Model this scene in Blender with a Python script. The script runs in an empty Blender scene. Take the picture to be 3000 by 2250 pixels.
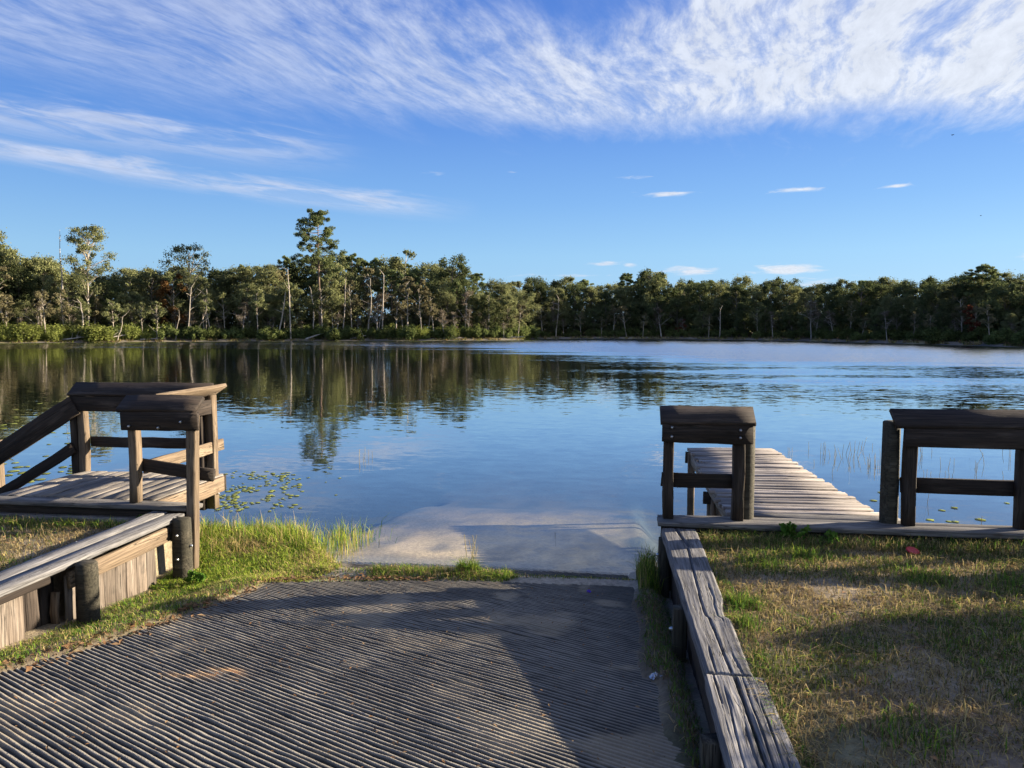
import bpy, math, random
import numpy as np
from mathutils import Vector, Matrix

# ------------------------------------------------------------------ camera, sky, sun, exposure
R = math.radians
scene = bpy.context.scene
COL = scene.collection
F, CXP, CYP, HOR, YAW, CAMH = 2254.0, 1500.0, 1125.0, 962.0, R(7.6), 2.35
PIT = math.atan((CYP - HOR) / F)
cam_d = bpy.data.cameras.new('camera')
cam = bpy.data.objects.new('camera', cam_d)
COL.objects.link(cam)
cam_d.sensor_width = 36.0
cam_d.lens = 36.0 * F / 3000.0
cam_d.clip_start = 0.05
cam_d.clip_end = 6000
cam.location = (0, 0, CAMH)
cam.rotation_euler = (R(90) - PIT, 0, YAW)
scene.camera = cam

SUN_AZ, SUN_EL = R(68.5), R(15.0)          # azimuth from +Y towards +X
sun_dir = Vector((math.sin(SUN_AZ) * math.cos(SUN_EL), math.cos(SUN_AZ) * math.cos(SUN_EL), math.sin(SUN_EL)))
sl = bpy.data.lights.new('sun', 'SUN')
sl.energy = 5.0
sl.angle = R(0.53)
sl.color = (1.0, 0.86, 0.66)
sun = bpy.data.objects.new('sun', sl)
sun.rotation_euler = sun_dir.to_track_quat('Z', 'Y').to_euler()
sun.location = (30, 10, 20)
COL.objects.link(sun)

SKY_STRENGTH = 0.06
EXPOSURE = 1.85
world = bpy.data.worlds.new('World')
scene.world = world
world.use_nodes = True


class NT:
    """tiny helper to write node graphs"""
    def __init__(self, tree):
        self.t = tree
        self.n = tree.nodes
        self.l = tree.links

    def node(self, typ, **kw):
        nd = self.n.new(typ)
        for k, v in kw.items():
            setattr(nd, k, v)
        return nd

    def put(self, sock, v):
        if isinstance(v, bpy.types.NodeSocket):
            self.l.new(v, sock)
        else:
            sock.default_value = v

    def m(self, op, a, b=0.0, c=0.0, clamp=False):
        nd = self.node('ShaderNodeMath', operation=op, use_clamp=clamp)
        self.put(nd.inputs[0], a)
        if len(nd.inputs) > 1:
            self.put(nd.inputs[1], b)
        if len(nd.inputs) > 2:
            self.put(nd.inputs[2], c)
        return nd.outputs[0]

    def add(self, a, b): return self.m('ADD', a, b)
    def sub(self, a, b): return self.m('SUBTRACT', a, b)
    def mul(self, a, b): return self.m('MULTIPLY', a, b)
    def div(self, a, b): return self.m('DIVIDE', a, b)

    def ss(self, x, lo, hi, a=0.0, b=1.0):
        nd = self.node('ShaderNodeMapRange', interpolation_type='SMOOTHSTEP')
        self.put(nd.inputs['Value'], x)
        self.put(nd.inputs['From Min'], lo)
        self.put(nd.inputs['From Max'], hi)
        self.put(nd.inputs['To Min'], a)
        self.put(nd.inputs['To Max'], b)
        return nd.outputs[0]

    def lin(self, x, lo, hi, a=0.0, b=1.0):
        nd = self.node('ShaderNodeMapRange')
        self.put(nd.inputs['Value'], x)
        self.put(nd.inputs['From Min'], lo)
        self.put(nd.inputs['From Max'], hi)
        self.put(nd.inputs['To Min'], a)
        self.put(nd.inputs['To Max'], b)
        return nd.outputs[0]

    def xyz(self, x, y, z=0.0):
        nd = self.node('ShaderNodeCombineXYZ')
        self.put(nd.inputs[0], x); self.put(nd.inputs[1], y); self.put(nd.inputs[2], z)
        return nd.outputs[0]

    def sep(self, v):
        nd = self.node('ShaderNodeSeparateXYZ')
        self.l.new(v, nd.inputs[0])
        return nd.outputs

    def noise(self, vec, scale, detail=4.0, rough=0.55, dist=0.0, out='Fac'):
        nd = self.node('ShaderNodeTexNoise')
        self.put(nd.inputs['Vector'], vec)
        nd.inputs['Scale'].default_value = scale
        nd.inputs['Detail'].default_value = detail
        nd.inputs['Roughness'].default_value = rough
        nd.inputs['Distortion'].default_value = dist
        return nd.outputs[out]

    def mixc(self, f, a, b):
        nd = self.node('ShaderNodeMix', data_type='RGBA')
        self.put(nd.inputs[0], f)
        self.put(nd.inputs[6], a if isinstance(a, bpy.types.NodeSocket) else (*a, 1.0))
        self.put(nd.inputs[7], b if isinstance(b, bpy.types.NodeSocket) else (*b, 1.0))
        return nd.outputs[2]

    def vmul(self, v, s):
        nd = self.node('ShaderNodeVectorMath', operation='MULTIPLY')
        self.put(nd.inputs[0], v); self.put(nd.inputs[1], s)
        return nd.outputs[0]

    def vadd(self, v, s):
        nd = self.node('ShaderNodeVectorMath', operation='ADD')
        self.put(nd.inputs[0], v); self.put(nd.inputs[1], s)
        return nd.outputs[0]


def build_world():
    w = NT(world.node_tree)
    w.n.clear()
    sky = w.node('ShaderNodeTexSky', sky_type='NISHITA')
    sky.sun_disc = False
    sky.sun_elevation = SUN_EL
    sky.sun_rotation = SUN_AZ
    sky.altitude = 20
    sky.air_density = 1.0
    sky.dust_density = 0.35
    sky.ozone_density = 2.2
    skyn = sky.outputs[0]
    tc = w.node('ShaderNodeTexCoord')
    d = w.sep(tc.outputs['Generated'])
    x, y, z = d[0], d[1], d[2]
    az = w.mul(w.m('ARCTAN2', x, y), 57.29578)
    el = w.mul(w.m('ARCSINE', z), 57.29578)
    # clear deep-blue autumn air graded over the physical sky
    rp = w.node('ShaderNodeValToRGB')
    cr = rp.color_ramp
    g0 = 1.0 / SKY_STRENGTH / 2 ** EXPOSURE
    stops = [(0.0, (.33, .60, .90)), (5.3 / 90, (.285, .565, .90)), (9 / 90, (.195, .44, .87)), (14 / 90, (.115, .305, .80)), (23 / 90, (.058, .19, .68)), (1.0, (.03, .10, .45))]
    for i, (p_, c_) in enumerate(stops):
        e = cr.elements[i] if i < 2 else cr.elements.new(p_)
        e.position = p_
        e.color = (*c_, 1)
    w.l.new(w.div(el, 90.0), rp.inputs[0])
    rg = w.node('ShaderNodeVectorMath', operation='SCALE')
    w.l.new(rp.outputs[0], rg.inputs[0])
    sunward = w.m('COSINE', w.sub(w.div(az, 57.29578), SUN_AZ))
    w.put(rg.inputs['Scale'], w.mul(w.lin(sunward, -1, 1, .88, 1.10), g0))
    skyc = w.mixc(0.86, skyn, rg.outputs[0])
    zc = w.m('MAXIMUM', z, 0.02)
    px, py = w.div(x, zc), w.div(y, zc)
    # cloud plane coordinates turned so that v runs along the wind
    c, s = math.cos(R(12)), math.sin(R(12))
    u = w.sub(w.mul(px, c), w.mul(py, s))
    v = w.add(w.mul(px, s), w.mul(py, c))
    P0 = w.xyz(u, v, 0.0)
    warp = w.noise(P0, 0.9, 2, 0.5, out='Color')
    wp = w.vmul(w.vadd(warp, (-0.5, -0.5, -0.5)), (0.36, 0.5, 0.0))
    Pw = w.vadd(P0, wp)
    streak = w.noise(w.vmul(Pw, (5.2, 1.15, 1)), 1.0, 5, 0.62)
    fine = w.noise(w.vmul(Pw, (14, 3.6, 1)), 1.0, 6, 0.7)
    big = w.noise(w.vadd(w.vmul(P0, (0.9, 0.7, 1)), (3.1, 1.7, 0)), 1.0, 2, 0.5)
    puff = w.noise(w.vadd(w.vmul(P0, (11, 9, 1)), (0, 0, 4.0)), 1.0, 2, 0.6)
    tex = w.add(w.add(w.mul(streak, 0.66), w.mul(fine, 0.42)), w.mul(big, 0.22))     # around 0.63
    # main band of cirrus : lower edge about 14.5 degrees, higher to the left
    wob = w.mul(w.sub(big, 0.5), 5.0)
    wob2 = w.mul(w.sub(streak, 0.5), 5.0)
    low = w.add(w.add(w.lin(az, -45, 30, 15.4, 12.0), wob), wob2)
    inband = w.ss(w.sub(el, low), -0.8, 2.6)
    hi = w.add(w.add(w.add(20.6, w.mul(wob, .8)), w.mul(wob2, .8)), w.mul(w.m('ABSOLUTE', w.add(az, 2.0)), 0.22))
    topfade = w.ss(w.sub(el, hi), -1.6, 2.0, 1.0, 0.12)
    dens = w.ss(tex, 0.47, 0.80)
    right = w.ss(az, -34, 14, 0.55, 1.06)
    a_main = w.mul(w.mul(w.mul(inband, topfade), w.add(w.mul(dens, .92), w.ss(az, -20, 15, .10, .24))), right)
    # small regular puffs high on the right
    mack = w.mul(w.mul(w.ss(az, 11, 20), w.ss(el, 17.5, 20.5)), w.ss(puff, 0.45, 0.62))
    a_mack = w.mul(mack, 0.62)
    # thin veils low on the left
    vt = w.noise(w.vmul(w.xyz(az, w.add(el, w.mul(az, .085)), 0), (0.16, 1.25, 1)), 1.0, 5, 0.62, 0.5)
    lc = w.add(w.lin(az, -45, -12, 11.2, 8.6), w.mul(w.sub(vt, 0.5), 1.6))
    t1 = w.m('ABSOLUTE', w.sub(el, lc))
    a_str = w.mul(w.mul(w.ss(t1, 0.05, 1.15, 1, 0), w.ss(az, -19, -9.5, 1, 0)), w.add(w.mul(w.ss(vt, 0.36, 0.64), 0.68), 0.20))
    lc2 = w.add(w.lin(az, -45, -20, 12.9, 12.2), w.mul(w.sub(vt, 0.5), 3.0))
    t2 = w.m('ABSOLUTE', w.sub(el, lc2))
    a_veil = w.mul(w.mul(w.ss(t2, 0.1, 1.9, 1, 0), w.ss(az, -27, -17, 1, 0)), w.add(w.mul(w.ss(vt, 0.36, 0.68), 0.62), 0.10))
    # small separate clouds
    sn = w.noise(w.vmul(w.xyz(az, el, 0), (0.55, 3.2, 1)), 1.0, 3, 0.6, 0.4)
    spots = [(1.6, 10.75, 1.9, 0.16, .5), (3.4, 9.55, 2.2, 0.22, .8), (12.2, 9.45, 2.1, 0.22, .85), (18.9, 9.25, 1.6, 0.16, .6),
             (-7.6, 11.2, 1.0, 0.25, .4), (-12.6, 11.1, 1.6, 0.25, .4), (-21, 12.9, 2.2, 0.3, .3),
             (-0.8, 4.7, 1.4, 0.2, .75), (1.0, 4.6, .7, 0.18, .7), (5.3, 4.15, 2.2, 0.35, .85), (11.9, 4.1, 2.4, 0.42, .9), (-4.5, 3.9, 5.0, 0.16, .5),
             (13.5, 3.2, 3.5, 0.5, .5), (27, 4.5, 2.0, 0.4, .8)]
    a_sp = None
    for (a0, e0, wa, we, k) in spots:
        da = w.m('POWER', w.div(w.sub(az, a0), wa), 2.0)
        de = w.m('POWER', w.div(w.sub(el, e0), we), 2.0)
        g = w.m('EXPONENT', w.mul(w.add(da, de), -1.0))
        g = w.mul(g, k)
        a_sp = g if a_sp is None else w.m('MAXIMUM', a_sp, g)
    a_sp = w.ss(w.add(a_sp, w.mul(w.sub(sn, 0.5), 1.3)), 0.28, 0.95)
    al = w.m('MAXIMUM', a_main, a_mack)
    al = w.m('MAXIMUM', al, a_str)
    al = w.m('MAXIMUM', al, a_veil)
    al = w.m('MAXIMUM', al, a_sp)
    al = w.m('MINIMUM', al, 0.88)
    al = w.mul(al, w.ss(el, 0.5, 2.5))
    kc = 1.0 / SKY_STRENGTH / 2 ** EXPOSURE
    cb = w.node('ShaderNodeVectorMath', operation='SCALE')
    w.l.new(w.mixc(w.ss(az, -40, 30), (0.64 * kc, 0.72 * kc, 0.92 * kc), (0.90 * kc, 0.94 * kc, 1.0 * kc)), cb.inputs[0])
    w.put(cb.inputs['Scale'], w.lin(fine, .3, .7, .84, 1.06))
    ccol = cb.outputs[0]
    out = w.mixc(al, skyc, ccol)
    bg = w.node('ShaderNodeBackground')
    bg.inputs['Strength'].default_value = SKY_STRENGTH
    w.l.new(out, bg.inputs['Color'])
    o = w.node('ShaderNodeOutputWorld')
    w.l.new(bg.outputs[0], o.inputs[0])


build_world()
vs = scene.view_settings
vs.view_transform = 'Standard'
vs.look = 'None'
vs.exposure = EXPOSURE
vs.gamma = 1.0
vs.use_curve_mapping = False
scene.render.engine = 'CYCLES'
cy = scene.cycles
cy.max_bounces = 7
cy.diffuse_bounces = 3
cy.glossy_bounces = 3
cy.transparent_max_bounces = 8
cy.transmission_bounces = 3
cy.caustics_reflective = False
cy.caustics_refractive = False
cy.use_denoising = True
try:
    cy.denoiser = 'OPENIMAGEDENOISE'
except Exception:
    pass
cy.sample_clamp_indirect = 6.0
cy.use_adaptive_sampling = True
cy.adaptive_threshold = 0.02
world.cycles.sampling_method = 'MANUAL'
world.cycles.sample_map_resolution = 256

# ------------------------------------------------------------------ pixel helpers (directions only; the plane gives the distance)
def ray(px, py):
    a, b = (px - CXP) / F, (py - CYP) / F
    fy = math.cos(PIT) - b * math.sin(PIT)
    fz = -math.sin(PIT) - b * math.cos(PIT)
    return (a * math.cos(YAW) - fy * math.sin(YAW), a * math.sin(YAW) + fy * math.cos(YAW), fz)


def P(px, py, z):
    r = ray(px, py)
    t = (z - CAMH) / r[2]
    return Vector((t * r[0], t * r[1], z))


def az_of(px):
    return math.degrees(math.atan((px - CXP) / F)) - 7.6


def px_of(azd):
    return CXP + F * math.tan(R(azd + 7.6))


# ------------------------------------------------------------------ numpy noise
def vnoise(x, y, seed=0):
    x = np.asarray(x, float); y = np.asarray(y, float)
    xi, yi = np.floor(x).astype(np.int64), np.floor(y).astype(np.int64)
    xf, yf = x - xi, y - yi
    xf, yf = xf * xf * (3 - 2 * xf), yf * yf * (3 - 2 * yf)

    def h(a, b):
        n = (a * 374761393 + b * 668265263 + seed * 974634777) & 0xffffffff
        n = ((n ^ (n >> 13)) * 1274126177) & 0xffffffff
        n = n ^ (n >> 16)
        return (n & 0xffff) / 65535.0
    return (h(xi, yi) * (1 - xf) + h(xi + 1, yi) * xf) * (1 - yf) + (h(xi, yi + 1) * (1 - xf) + h(xi + 1, yi + 1) * xf) * yf


def fbm(x, y, seed=0, o=3):
    s, a, t = 0, 1.0, 0
    for i in range(o):
        s = s + a * vnoise(x * 2 ** i, y * 2 ** i, seed + i)
        t += a
        a *= .5
    return s / t


def sstep(x, a, b):
    t = np.clip((x - a) / (b - a), 0, 1)
    return t * t * (3 - 2 * t)


# ------------------------------------------------------------------ object helpers
def mesh_np(name, V, Fq, smooth=False, mat=None, cols=None):
    """V (n,3); Fq (m,k) numpy array of faces with k corners, or a list of such arrays"""
    if not isinstance(Fq, list):
        Fq = [Fq]
    Fq = [np.asarray(f, dtype=np.int32) for f in Fq if len(f)]
    me = bpy.data.meshes.new(name)
    me.vertices.add(len(V))
    me.vertices.foreach_set('co', np.asarray(V, dtype=np.float32).ravel())
    loops = np.concatenate([f.ravel() for f in Fq])
    sizes = np.concatenate([np.full(len(f), f.shape[1], dtype=np.int32) for f in Fq])
    starts = np.concatenate([[0], np.cumsum(sizes)[:-1]]).astype(np.int32)
    me.loops.add(len(loops))
    me.loops.foreach_set('vertex_index', loops)
    me.polygons.add(len(sizes))
    me.polygons.foreach_set('loop_start', starts)
    me.polygons.foreach_set('loop_total', sizes)
    if smooth:
        me.polygons.foreach_set('use_smooth', np.ones(len(sizes), dtype=bool))
    if cols is not None:
        at = me.color_attributes.new('col', 'FLOAT_COLOR', 'POINT')
        c4 = np.ones((len(V), 4), dtype=np.float32)
        c4[:, :3] = cols
        at.data.foreach_set('color', c4.ravel())
    me.update(calc_edges=True)
    me.validate(clean_customdata=False)
    if mat is not None:
        me.materials.append(mat)
    return me


def link(name, me, parent=None):
    o = bpy.data.objects.new(name, me)
    COL.objects.link(o)
    if parent is not None:
        o.parent = parent
    return o


def tag(o, label=None, cat=None, group=None, kind=None):
    if label: o['label'] = label
    if cat: o['category'] = cat
    if group: o['group'] = group
    if kind: o['kind'] = kind
    return o


def thing(name, loc, label, cat, group=None, rz=0.0, scale=1.0):
    o = bpy.data.objects.new(name, None)
    o.empty_display_size = 0.2
    COL.objects.link(o)
    o.location = loc
    o.rotation_euler = (0, 0, rz)
    o.scale = (scale,) * 3
    return tag(o, label, cat, group)


def frame(p0, p1, up):
    d = (p1 - p0)
    L = d.length
    x = d.normalized()
    y = Vector(up).cross(x)
    y.normalize()
    z = x.cross(y)
    return L, Matrix((x, y, z)).transposed()


def board(name, p0, p1, w, t, mat, parent=None, up=(0, 0, 1), seed=None, bow=0.004, ch=0.006, segs=5):
    """a sawn plank: w across (local Y), t thick (local Z), worn edges, slightly bowed"""
    p0, p1 = Vector(p0), Vector(p1)
    L, M = frame(p0, p1, up)
    rng = np.random.default_rng(seed if seed is not None else (int(abs(p0.x * 917 + p0.y * 331 + p0.z * 77 + p1.y * 13) * 100) % 100003))
    c = min(ch, t * .3, w * .3)
    hy, hz = w / 2, t / 2
    prof = np.array([(-hy + c, -hz), (hy - c, -hz), (hy, -hz + c), (hy, hz - c), (hy - c, hz), (-hy + c, hz), (-hy, hz - c), (-hy, -hz + c)])
    xs = np.linspace(-L / 2, L / 2, segs + 1)
    by, bz = rng.normal(0, bow, 2)
    V = []
    for i, x in enumerate(xs):
        q = (x / (L / 2)) ** 2
        p = prof + rng.normal(0, 0.0026, prof.shape)
        xe = np.full(8, x)
        if i in (0, segs):
            xe = xe + rng.normal(0, 0.003, 8)
            p = p * 0.985
        V.append(np.column_stack([xe, p[:, 0] + by * q, p[:, 1] + bz * q]))
    V = np.concatenate(V)
    k = np.arange(8)
    Q = []
    for i in range(segs):
        a = i * 8
        Q.append(np.column_stack([a + k, a + (k + 1) % 8, a + 8 + (k + 1) % 8, a + 8 + k])[:, ::-1])
    caps = np.array([k, (segs * 8 + k)[::-1]])
    me = mesh_np(name, V, [np.concatenate(Q), caps], mat=mat)
    o = link(name, me, parent)
    mid = (p0 + p1) / 2
    base = parent.location if parent is not None else Vector((0, 0, 0))
    o.matrix_local = Matrix.Translation(mid - base) @ M.to_4x4()
    return o


def pile(name, x, y, z0, z1, r, mat, parent=None, seed=0, lean=(0, 0)):
    """a round driven pile"""
    rng = np.random.default_rng(seed + 17)
    n, m = 14, 7
    V = []
    ang = np.linspace(0, 2 * np.pi, n, endpoint=False)
    prof = 1 + rng.normal(0, .025, n)
    for i in range(m + 1):
        f = i / m
        rr = r * (1.04 - .06 * f) * prof * (1 + rng.normal(0, .008, n))
        if i == m:
            rr = rr * .97
        V.append(np.column_stack([rr * np.cos(ang) + lean[0] * f, rr * np.sin(ang) + lean[1] * f, np.full(n, z0 + (z1 - z0) * f)]))
    V.append(np.column_stack([r * .82 * np.cos(ang) + lean[0], r * .82 * np.sin(ang) + lean[1], np.full(n, z1 + .008) + rng.normal(0, .003, n)]))
    V = np.concatenate(V)
    k = np.arange(n)
    Q = []
    for i in range(m + 1):
        a = i * n
        Q.append(np.column_stack([a + k, a + (k + 1) % n, a + n + (k + 1) % n, a + n + k]))
    cap = np.array([(m + 1) * n + k])
    me = mesh_np(name, V, [np.concatenate(Q), cap], smooth=False, mat=mat)
    o = link(name, me, parent)
    base = parent.location if parent is not None else Vector((0, 0, 0))
    o.location = Vector((x, y, 0)) - base
    return o


# ------------------------------------------------------------------ materials
def new_mat(name):
    m = bpy.data.materials.new(name)
    m.use_nodes = True
    g = NT(m.node_tree)
    g.n.clear()
    out = g.node('ShaderNodeOutputMaterial')
    return m, g, out


def principled(g, out, col, rough=0.8, spec=0.3, normal=None):
    b = g.node('ShaderNodeBsdfPrincipled')
    g.put(b.inputs['Base Color'], col if isinstance(col, bpy.types.NodeSocket) else (*col, 1))
    g.put(b.inputs['Roughness'], rough)
    b.inputs['Specular IOR Level'].default_value = spec
    if normal is not None:
        g.l.new(normal, b.inputs['Normal'])
    g.l.new(b.outputs[0], out.inputs[0])
    return b


def bump(g, h, strength=0.5, dist=0.01):
    b = g.node('ShaderNodeBump')
    b.inputs['Strength'].default_value = strength
    b.inputs['Distance'].default_value = dist
    g.l.new(h, b.inputs['Height'])
    return b.outputs[0]


def wood(name, dark, mid, light, stain=(0.03, 0.027, 0.022), stain_amt=0.5, vary=0.35, crack=1.0):
    m, g, out = new_mat(name)
    tc = g.node('ShaderNodeTexCoord')
    oi = g.node('ShaderNodeObjectInfo')
    off = g.mul(oi.outputs['Random'], 37.0)
    v = g.vadd(tc.outputs['Object'], g.xyz(off, g.mul(off, 1.7), g.mul(off, .6)))
    warp = g.noise(g.vmul(v, (1.3, 5, 5)), 1.0, 2, 0.5, out='Color')
    v2 = g.vadd(v, g.vmul(g.vadd(warp, (-.5, -.5, -.5)), (0.0, 0.035, 0.035)))
    grain = g.noise(g.vmul(v2, (2.2, 75, 75)), 1.0, 5, 0.62)
    broad = g.noise(g.vmul(v, (1.6, 9, 9)), 1.0, 4, 0.6)
    crk = g.noise(g.vmul(v2, (1.1, 30, 30)), 1.0, 3, 0.5)
    crk = g.ss(g.m('ABSOLUTE', g.sub(crk, 0.5)), 0.0, 0.022, 1, 0)
    crk = g.mul(crk, g.ss(broad, 0.42, 0.6))
    knot = g.node('ShaderNodeTexVoronoi')
    g.put(knot.inputs['Vector'], g.vmul(v, (2.1, 6.5, 6.5)))
    knot.inputs['Scale'].default_value = 1.0
    kn = g.ss(knot.outputs['Distance'], 0.03, 0.13, 1, 0)
    c = g.mixc(g.ss(grain, .32, .68), dark, mid)
    c = g.mixc(g.mul(g.ss(broad, .45, .75), .85), c, light)
    c = g.mixc(g.mul(crk, .85 * crack), c, stain)
    c = g.mixc(g.mul(kn, .7), c, (mid[0] * .35, mid[1] * .28, mid[2] * .22))
    st = g.noise(g.vmul(v, (2.5, 4, 4)), 1.0, 5, 0.65)
    c = g.mixc(g.mul(g.ss(st, .52, .72), stain_amt), c, stain)
    f = g.lin(oi.outputs['Random'], 0, 1, 1 - vary, 1 + vary * .6)
    cm = g.node('ShaderNodeVectorMath', operation='SCALE')
    g.l.new(c, cm.inputs[0])
    g.l.new(f, cm.inputs['Scale'])
    h = g.sub(g.add(g.mul(grain, .55), g.mul(broad, .4)), g.mul(crk, 1.2))
    principled(g, out, cm.outputs[0], 0.82, 0.25, bump(g, h, 0.9, 0.006))
    return m


M = {}
M['grey_wood'] = wood('weathered_grey_wood', (.08, .075, .07), (.20, .188, .175), (.31, .285, .26), stain_amt=.45)
M['cap_wood'] = wood('old_grey_cap_wood', (.06, .058, .058), (.20, .195, .195), (.28, .268, .255), stain_amt=.35, vary=.2)
M['deck_wood'] = wood('deck_wood', (.10, .088, .075), (.235, .21, .182), (.33, .298, .262), stain_amt=.4, vary=.25)
M['jetty_wood'] = wood('bleached_jetty_wood', (.15, .13, .117), (.31, .275, .25), (.42, .38, .35), stain_amt=.25, vary=.25)
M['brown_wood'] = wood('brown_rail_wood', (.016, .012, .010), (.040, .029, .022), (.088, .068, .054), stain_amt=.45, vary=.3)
M['tan_wood'] = wood('tan_treated_wood', (.095, .067, .044), (.20, .148, .098), (.29, .225, .158), stain_amt=.3, vary=.25)
M['plank_wood'] = wood('wall_plank_wood', (.075, .058, .045), (.175, .14, .11), (.25, .212, .175), stain_amt=.75, vary=.35)
M['pile_wood'] = wood('pile_wood', (.022, .020, .014), (.062, .056, .038), (.13, .112, .08), stain_amt=.55, vary=.2)


def simple(name, col, rough=.6, spec=.3, metal=0.0):
    m, g, out = new_mat(name)
    tc = g.node('ShaderNodeTexCoord')
    n = g.noise(tc.outputs['Object'], 40, 3)
    c = g.mixc(n, tuple(v * .8 for v in col), tuple(min(1, v * 1.15) for v in col))
    b = principled(g, out, c, rough, spec)
    b.inputs['Metallic'].default_value = metal
    return m


M['bolt'] = simple('galvanised_bolt', (.45, .46, .47), .35, .5, .9)
M['red_plastic'] = simple('red_plastic', (.45, .012, .015), .35, .5)
M['bird'] = simple('bird_dark', (.02, .02, .022), .8)
M['purple'] = simple('purple_plastic', (.08, .03, .55), .4)


def leafmat(name, c1, c2, c3, transl=.36, sc=.9, dry=0.0):
    m, g, out = new_mat(name)
    tc = g.node('ShaderNodeTexCoord')
    oi = g.node('ShaderNodeObjectInfo')
    gm = g.node('ShaderNodeNewGeometry')
    off = g.mul(oi.outputs['Random'], 53.0)
    v = g.vadd(tc.outputs['Object'], g.xyz(off, off, off))
    n = g.noise(v, sc, 3, .6)
    c = g.mixc(g.ss(n, .36, .64), c1, c2)
    c = g.mixc(g.mul(g.ss(gm.outputs['Random Per Island'], .55, 1.0), .55), c, c3)
    f = g.lin(oi.outputs['Random'], 0, 1, .72, 1.25)
    cm = g.node('ShaderNodeVectorMath', operation='SCALE')
    g.l.new(c, cm.inputs[0])
    g.l.new(f, cm.inputs['Scale'])
    d = g.node('ShaderNodeBsdfDiffuse')
    t = g.node('ShaderNodeBsdfTranslucent')
    g.l.new(cm.outputs[0], d.inputs[0])
    g.l.new(cm.outputs[0], t.inputs[0])
    mx = g.node('ShaderNodeMixShader')
    mx.inputs[0].default_value = transl
    g.l.new(d.outputs[0], mx.inputs[1])
    g.l.new(t.outputs[0], mx.inputs[2])
    g.l.new(mx.outputs[0], out.inputs[0])
    return m


M['oak'] = leafmat('broadleaf_foliage', (.125, .145, .066), (.23, .245, .108), (.30, .28, .138), sc=.35)
M['dark'] = leafmat('dark_evergreen_foliage', (.062, .082, .036), (.118, .142, .06), (.17, .175, .075), sc=.35)
M['pine'] = leafmat('pine_foliage', (.11, .148, .064), (.205, .242, .098), (.27, .275, .125), sc=.5)
M['sparse'] = leafmat('thin_foliage', (.15, .135, .075), (.22, .20, .105), (.30, .25, .14), sc=.5)
M['rust'] = leafmat('rusty_foliage', (.11, .055, .022), (.16, .085, .03), (.2, .12, .05), sc=.6)
M['red'] = leafmat('red_autumn_foliage', (.10, .03, .02), (.17, .055, .03), (.14, .09, .04), sc=.6)
M['greyt'] = leafmat('grey_twig_foliage', (.13, .105, .075), (.19, .16, .115), (.24, .2, .15), sc=.8)
M['shrub'] = leafmat('bright_shrub_foliage', (.145, .175, .045), (.26, .295, .075), (.35, .36, .12), transl=.4, sc=1.2)
M['shrub2'] = leafmat('dull_shrub_foliage', (.085, .115, .04), (.155, .19, .062), (.23, .24, .09), sc=1.0)
M['weed'] = leafmat('weed_leaf', (.06, .13, .02), (.11, .21, .035), (.17, .24, .05), transl=.35, sc=6)
M['pad'] = leafmat('lily_pad', (.15, .19, .05), (.27, .29, .09), (.36, .30, .12), transl=.1, sc=8)
M['dryleaf'] = leafmat('fallen_leaf', (.13, .07, .035), (.25, .15, .08), (.36, .26, .15), transl=.1, sc=15)


def barkmat(name, dark, light, sc=(4, 4, .7)):
    m, g, out = new_mat(name)
    tc = g.node('ShaderNodeTexCoord')
    oi = g.node('ShaderNodeObjectInfo')
    off = g.mul(oi.outputs['Random'], 31.0)
    v = g.vadd(tc.outputs['Object'], g.xyz(off, off, off))
    n = g.noise(g.vmul(v, sc), 1.0, 4, .6)
    c = g.mixc(g.ss(n, .3, .7), dark, light)
    principled(g, out, c, .9, .15)
    return m


M['bark'] = barkmat('grey_bark', (.10, .085, .07), (.24, .205, .165))
M['palebark'] = barkmat('pale_bark', (.27, .23, .185), (.48, .42, .34))
M['pinebark'] = barkmat('pine_bark', (.10, .07, .052), (.23, .165, .125))
M['deadwood'] = barkmat('dead_wood', (.26, .23, .20), (.46, .42, .37))


def colmat(name, rough=.9, transl=0.0, nscale=30., namt=.35, spec=.15, bmp=0.0):
    m, g, out = new_mat(name)
    at = g.node('ShaderNodeAttribute', attribute_name='col')
    tc = g.node('ShaderNodeTexCoord')
    n = g.noise(tc.outputs['Object'], nscale, 6, .68)
    f = g.lin(n, .25, .75, 1 - namt, 1 + namt)
    cm = g.node('ShaderNodeVectorMath', operation='SCALE')
    g.l.new(at.outputs['Color'], cm.inputs[0])
    g.l.new(f, cm.inputs['Scale'])
    if transl > 0:
        d = g.node('ShaderNodeBsdfDiffuse'); t = g.node('ShaderNodeBsdfTranslucent')
        g.l.new(cm.outputs[0], d.inputs[0]); g.l.new(cm.outputs[0], t.inputs[0])
        mx = g.node('ShaderNodeMixShader'); mx.inputs[0].default_value = transl
        g.l.new(d.outputs[0], mx.inputs[1]); g.l.new(t.outputs[0], mx.inputs[2])
        g.l.new(mx.outputs[0], out.inputs[0])
    else:
        principled(g, out, cm.outputs[0], rough, spec, bump(g, n, 1.0, bmp) if bmp else None)
    return m


M['ground'] = colmat('ground_soil', nscale=26, namt=.45, bmp=.012)
M['blade'] = colmat('grass_blade', transl=.35, nscale=3, namt=.1)


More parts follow.
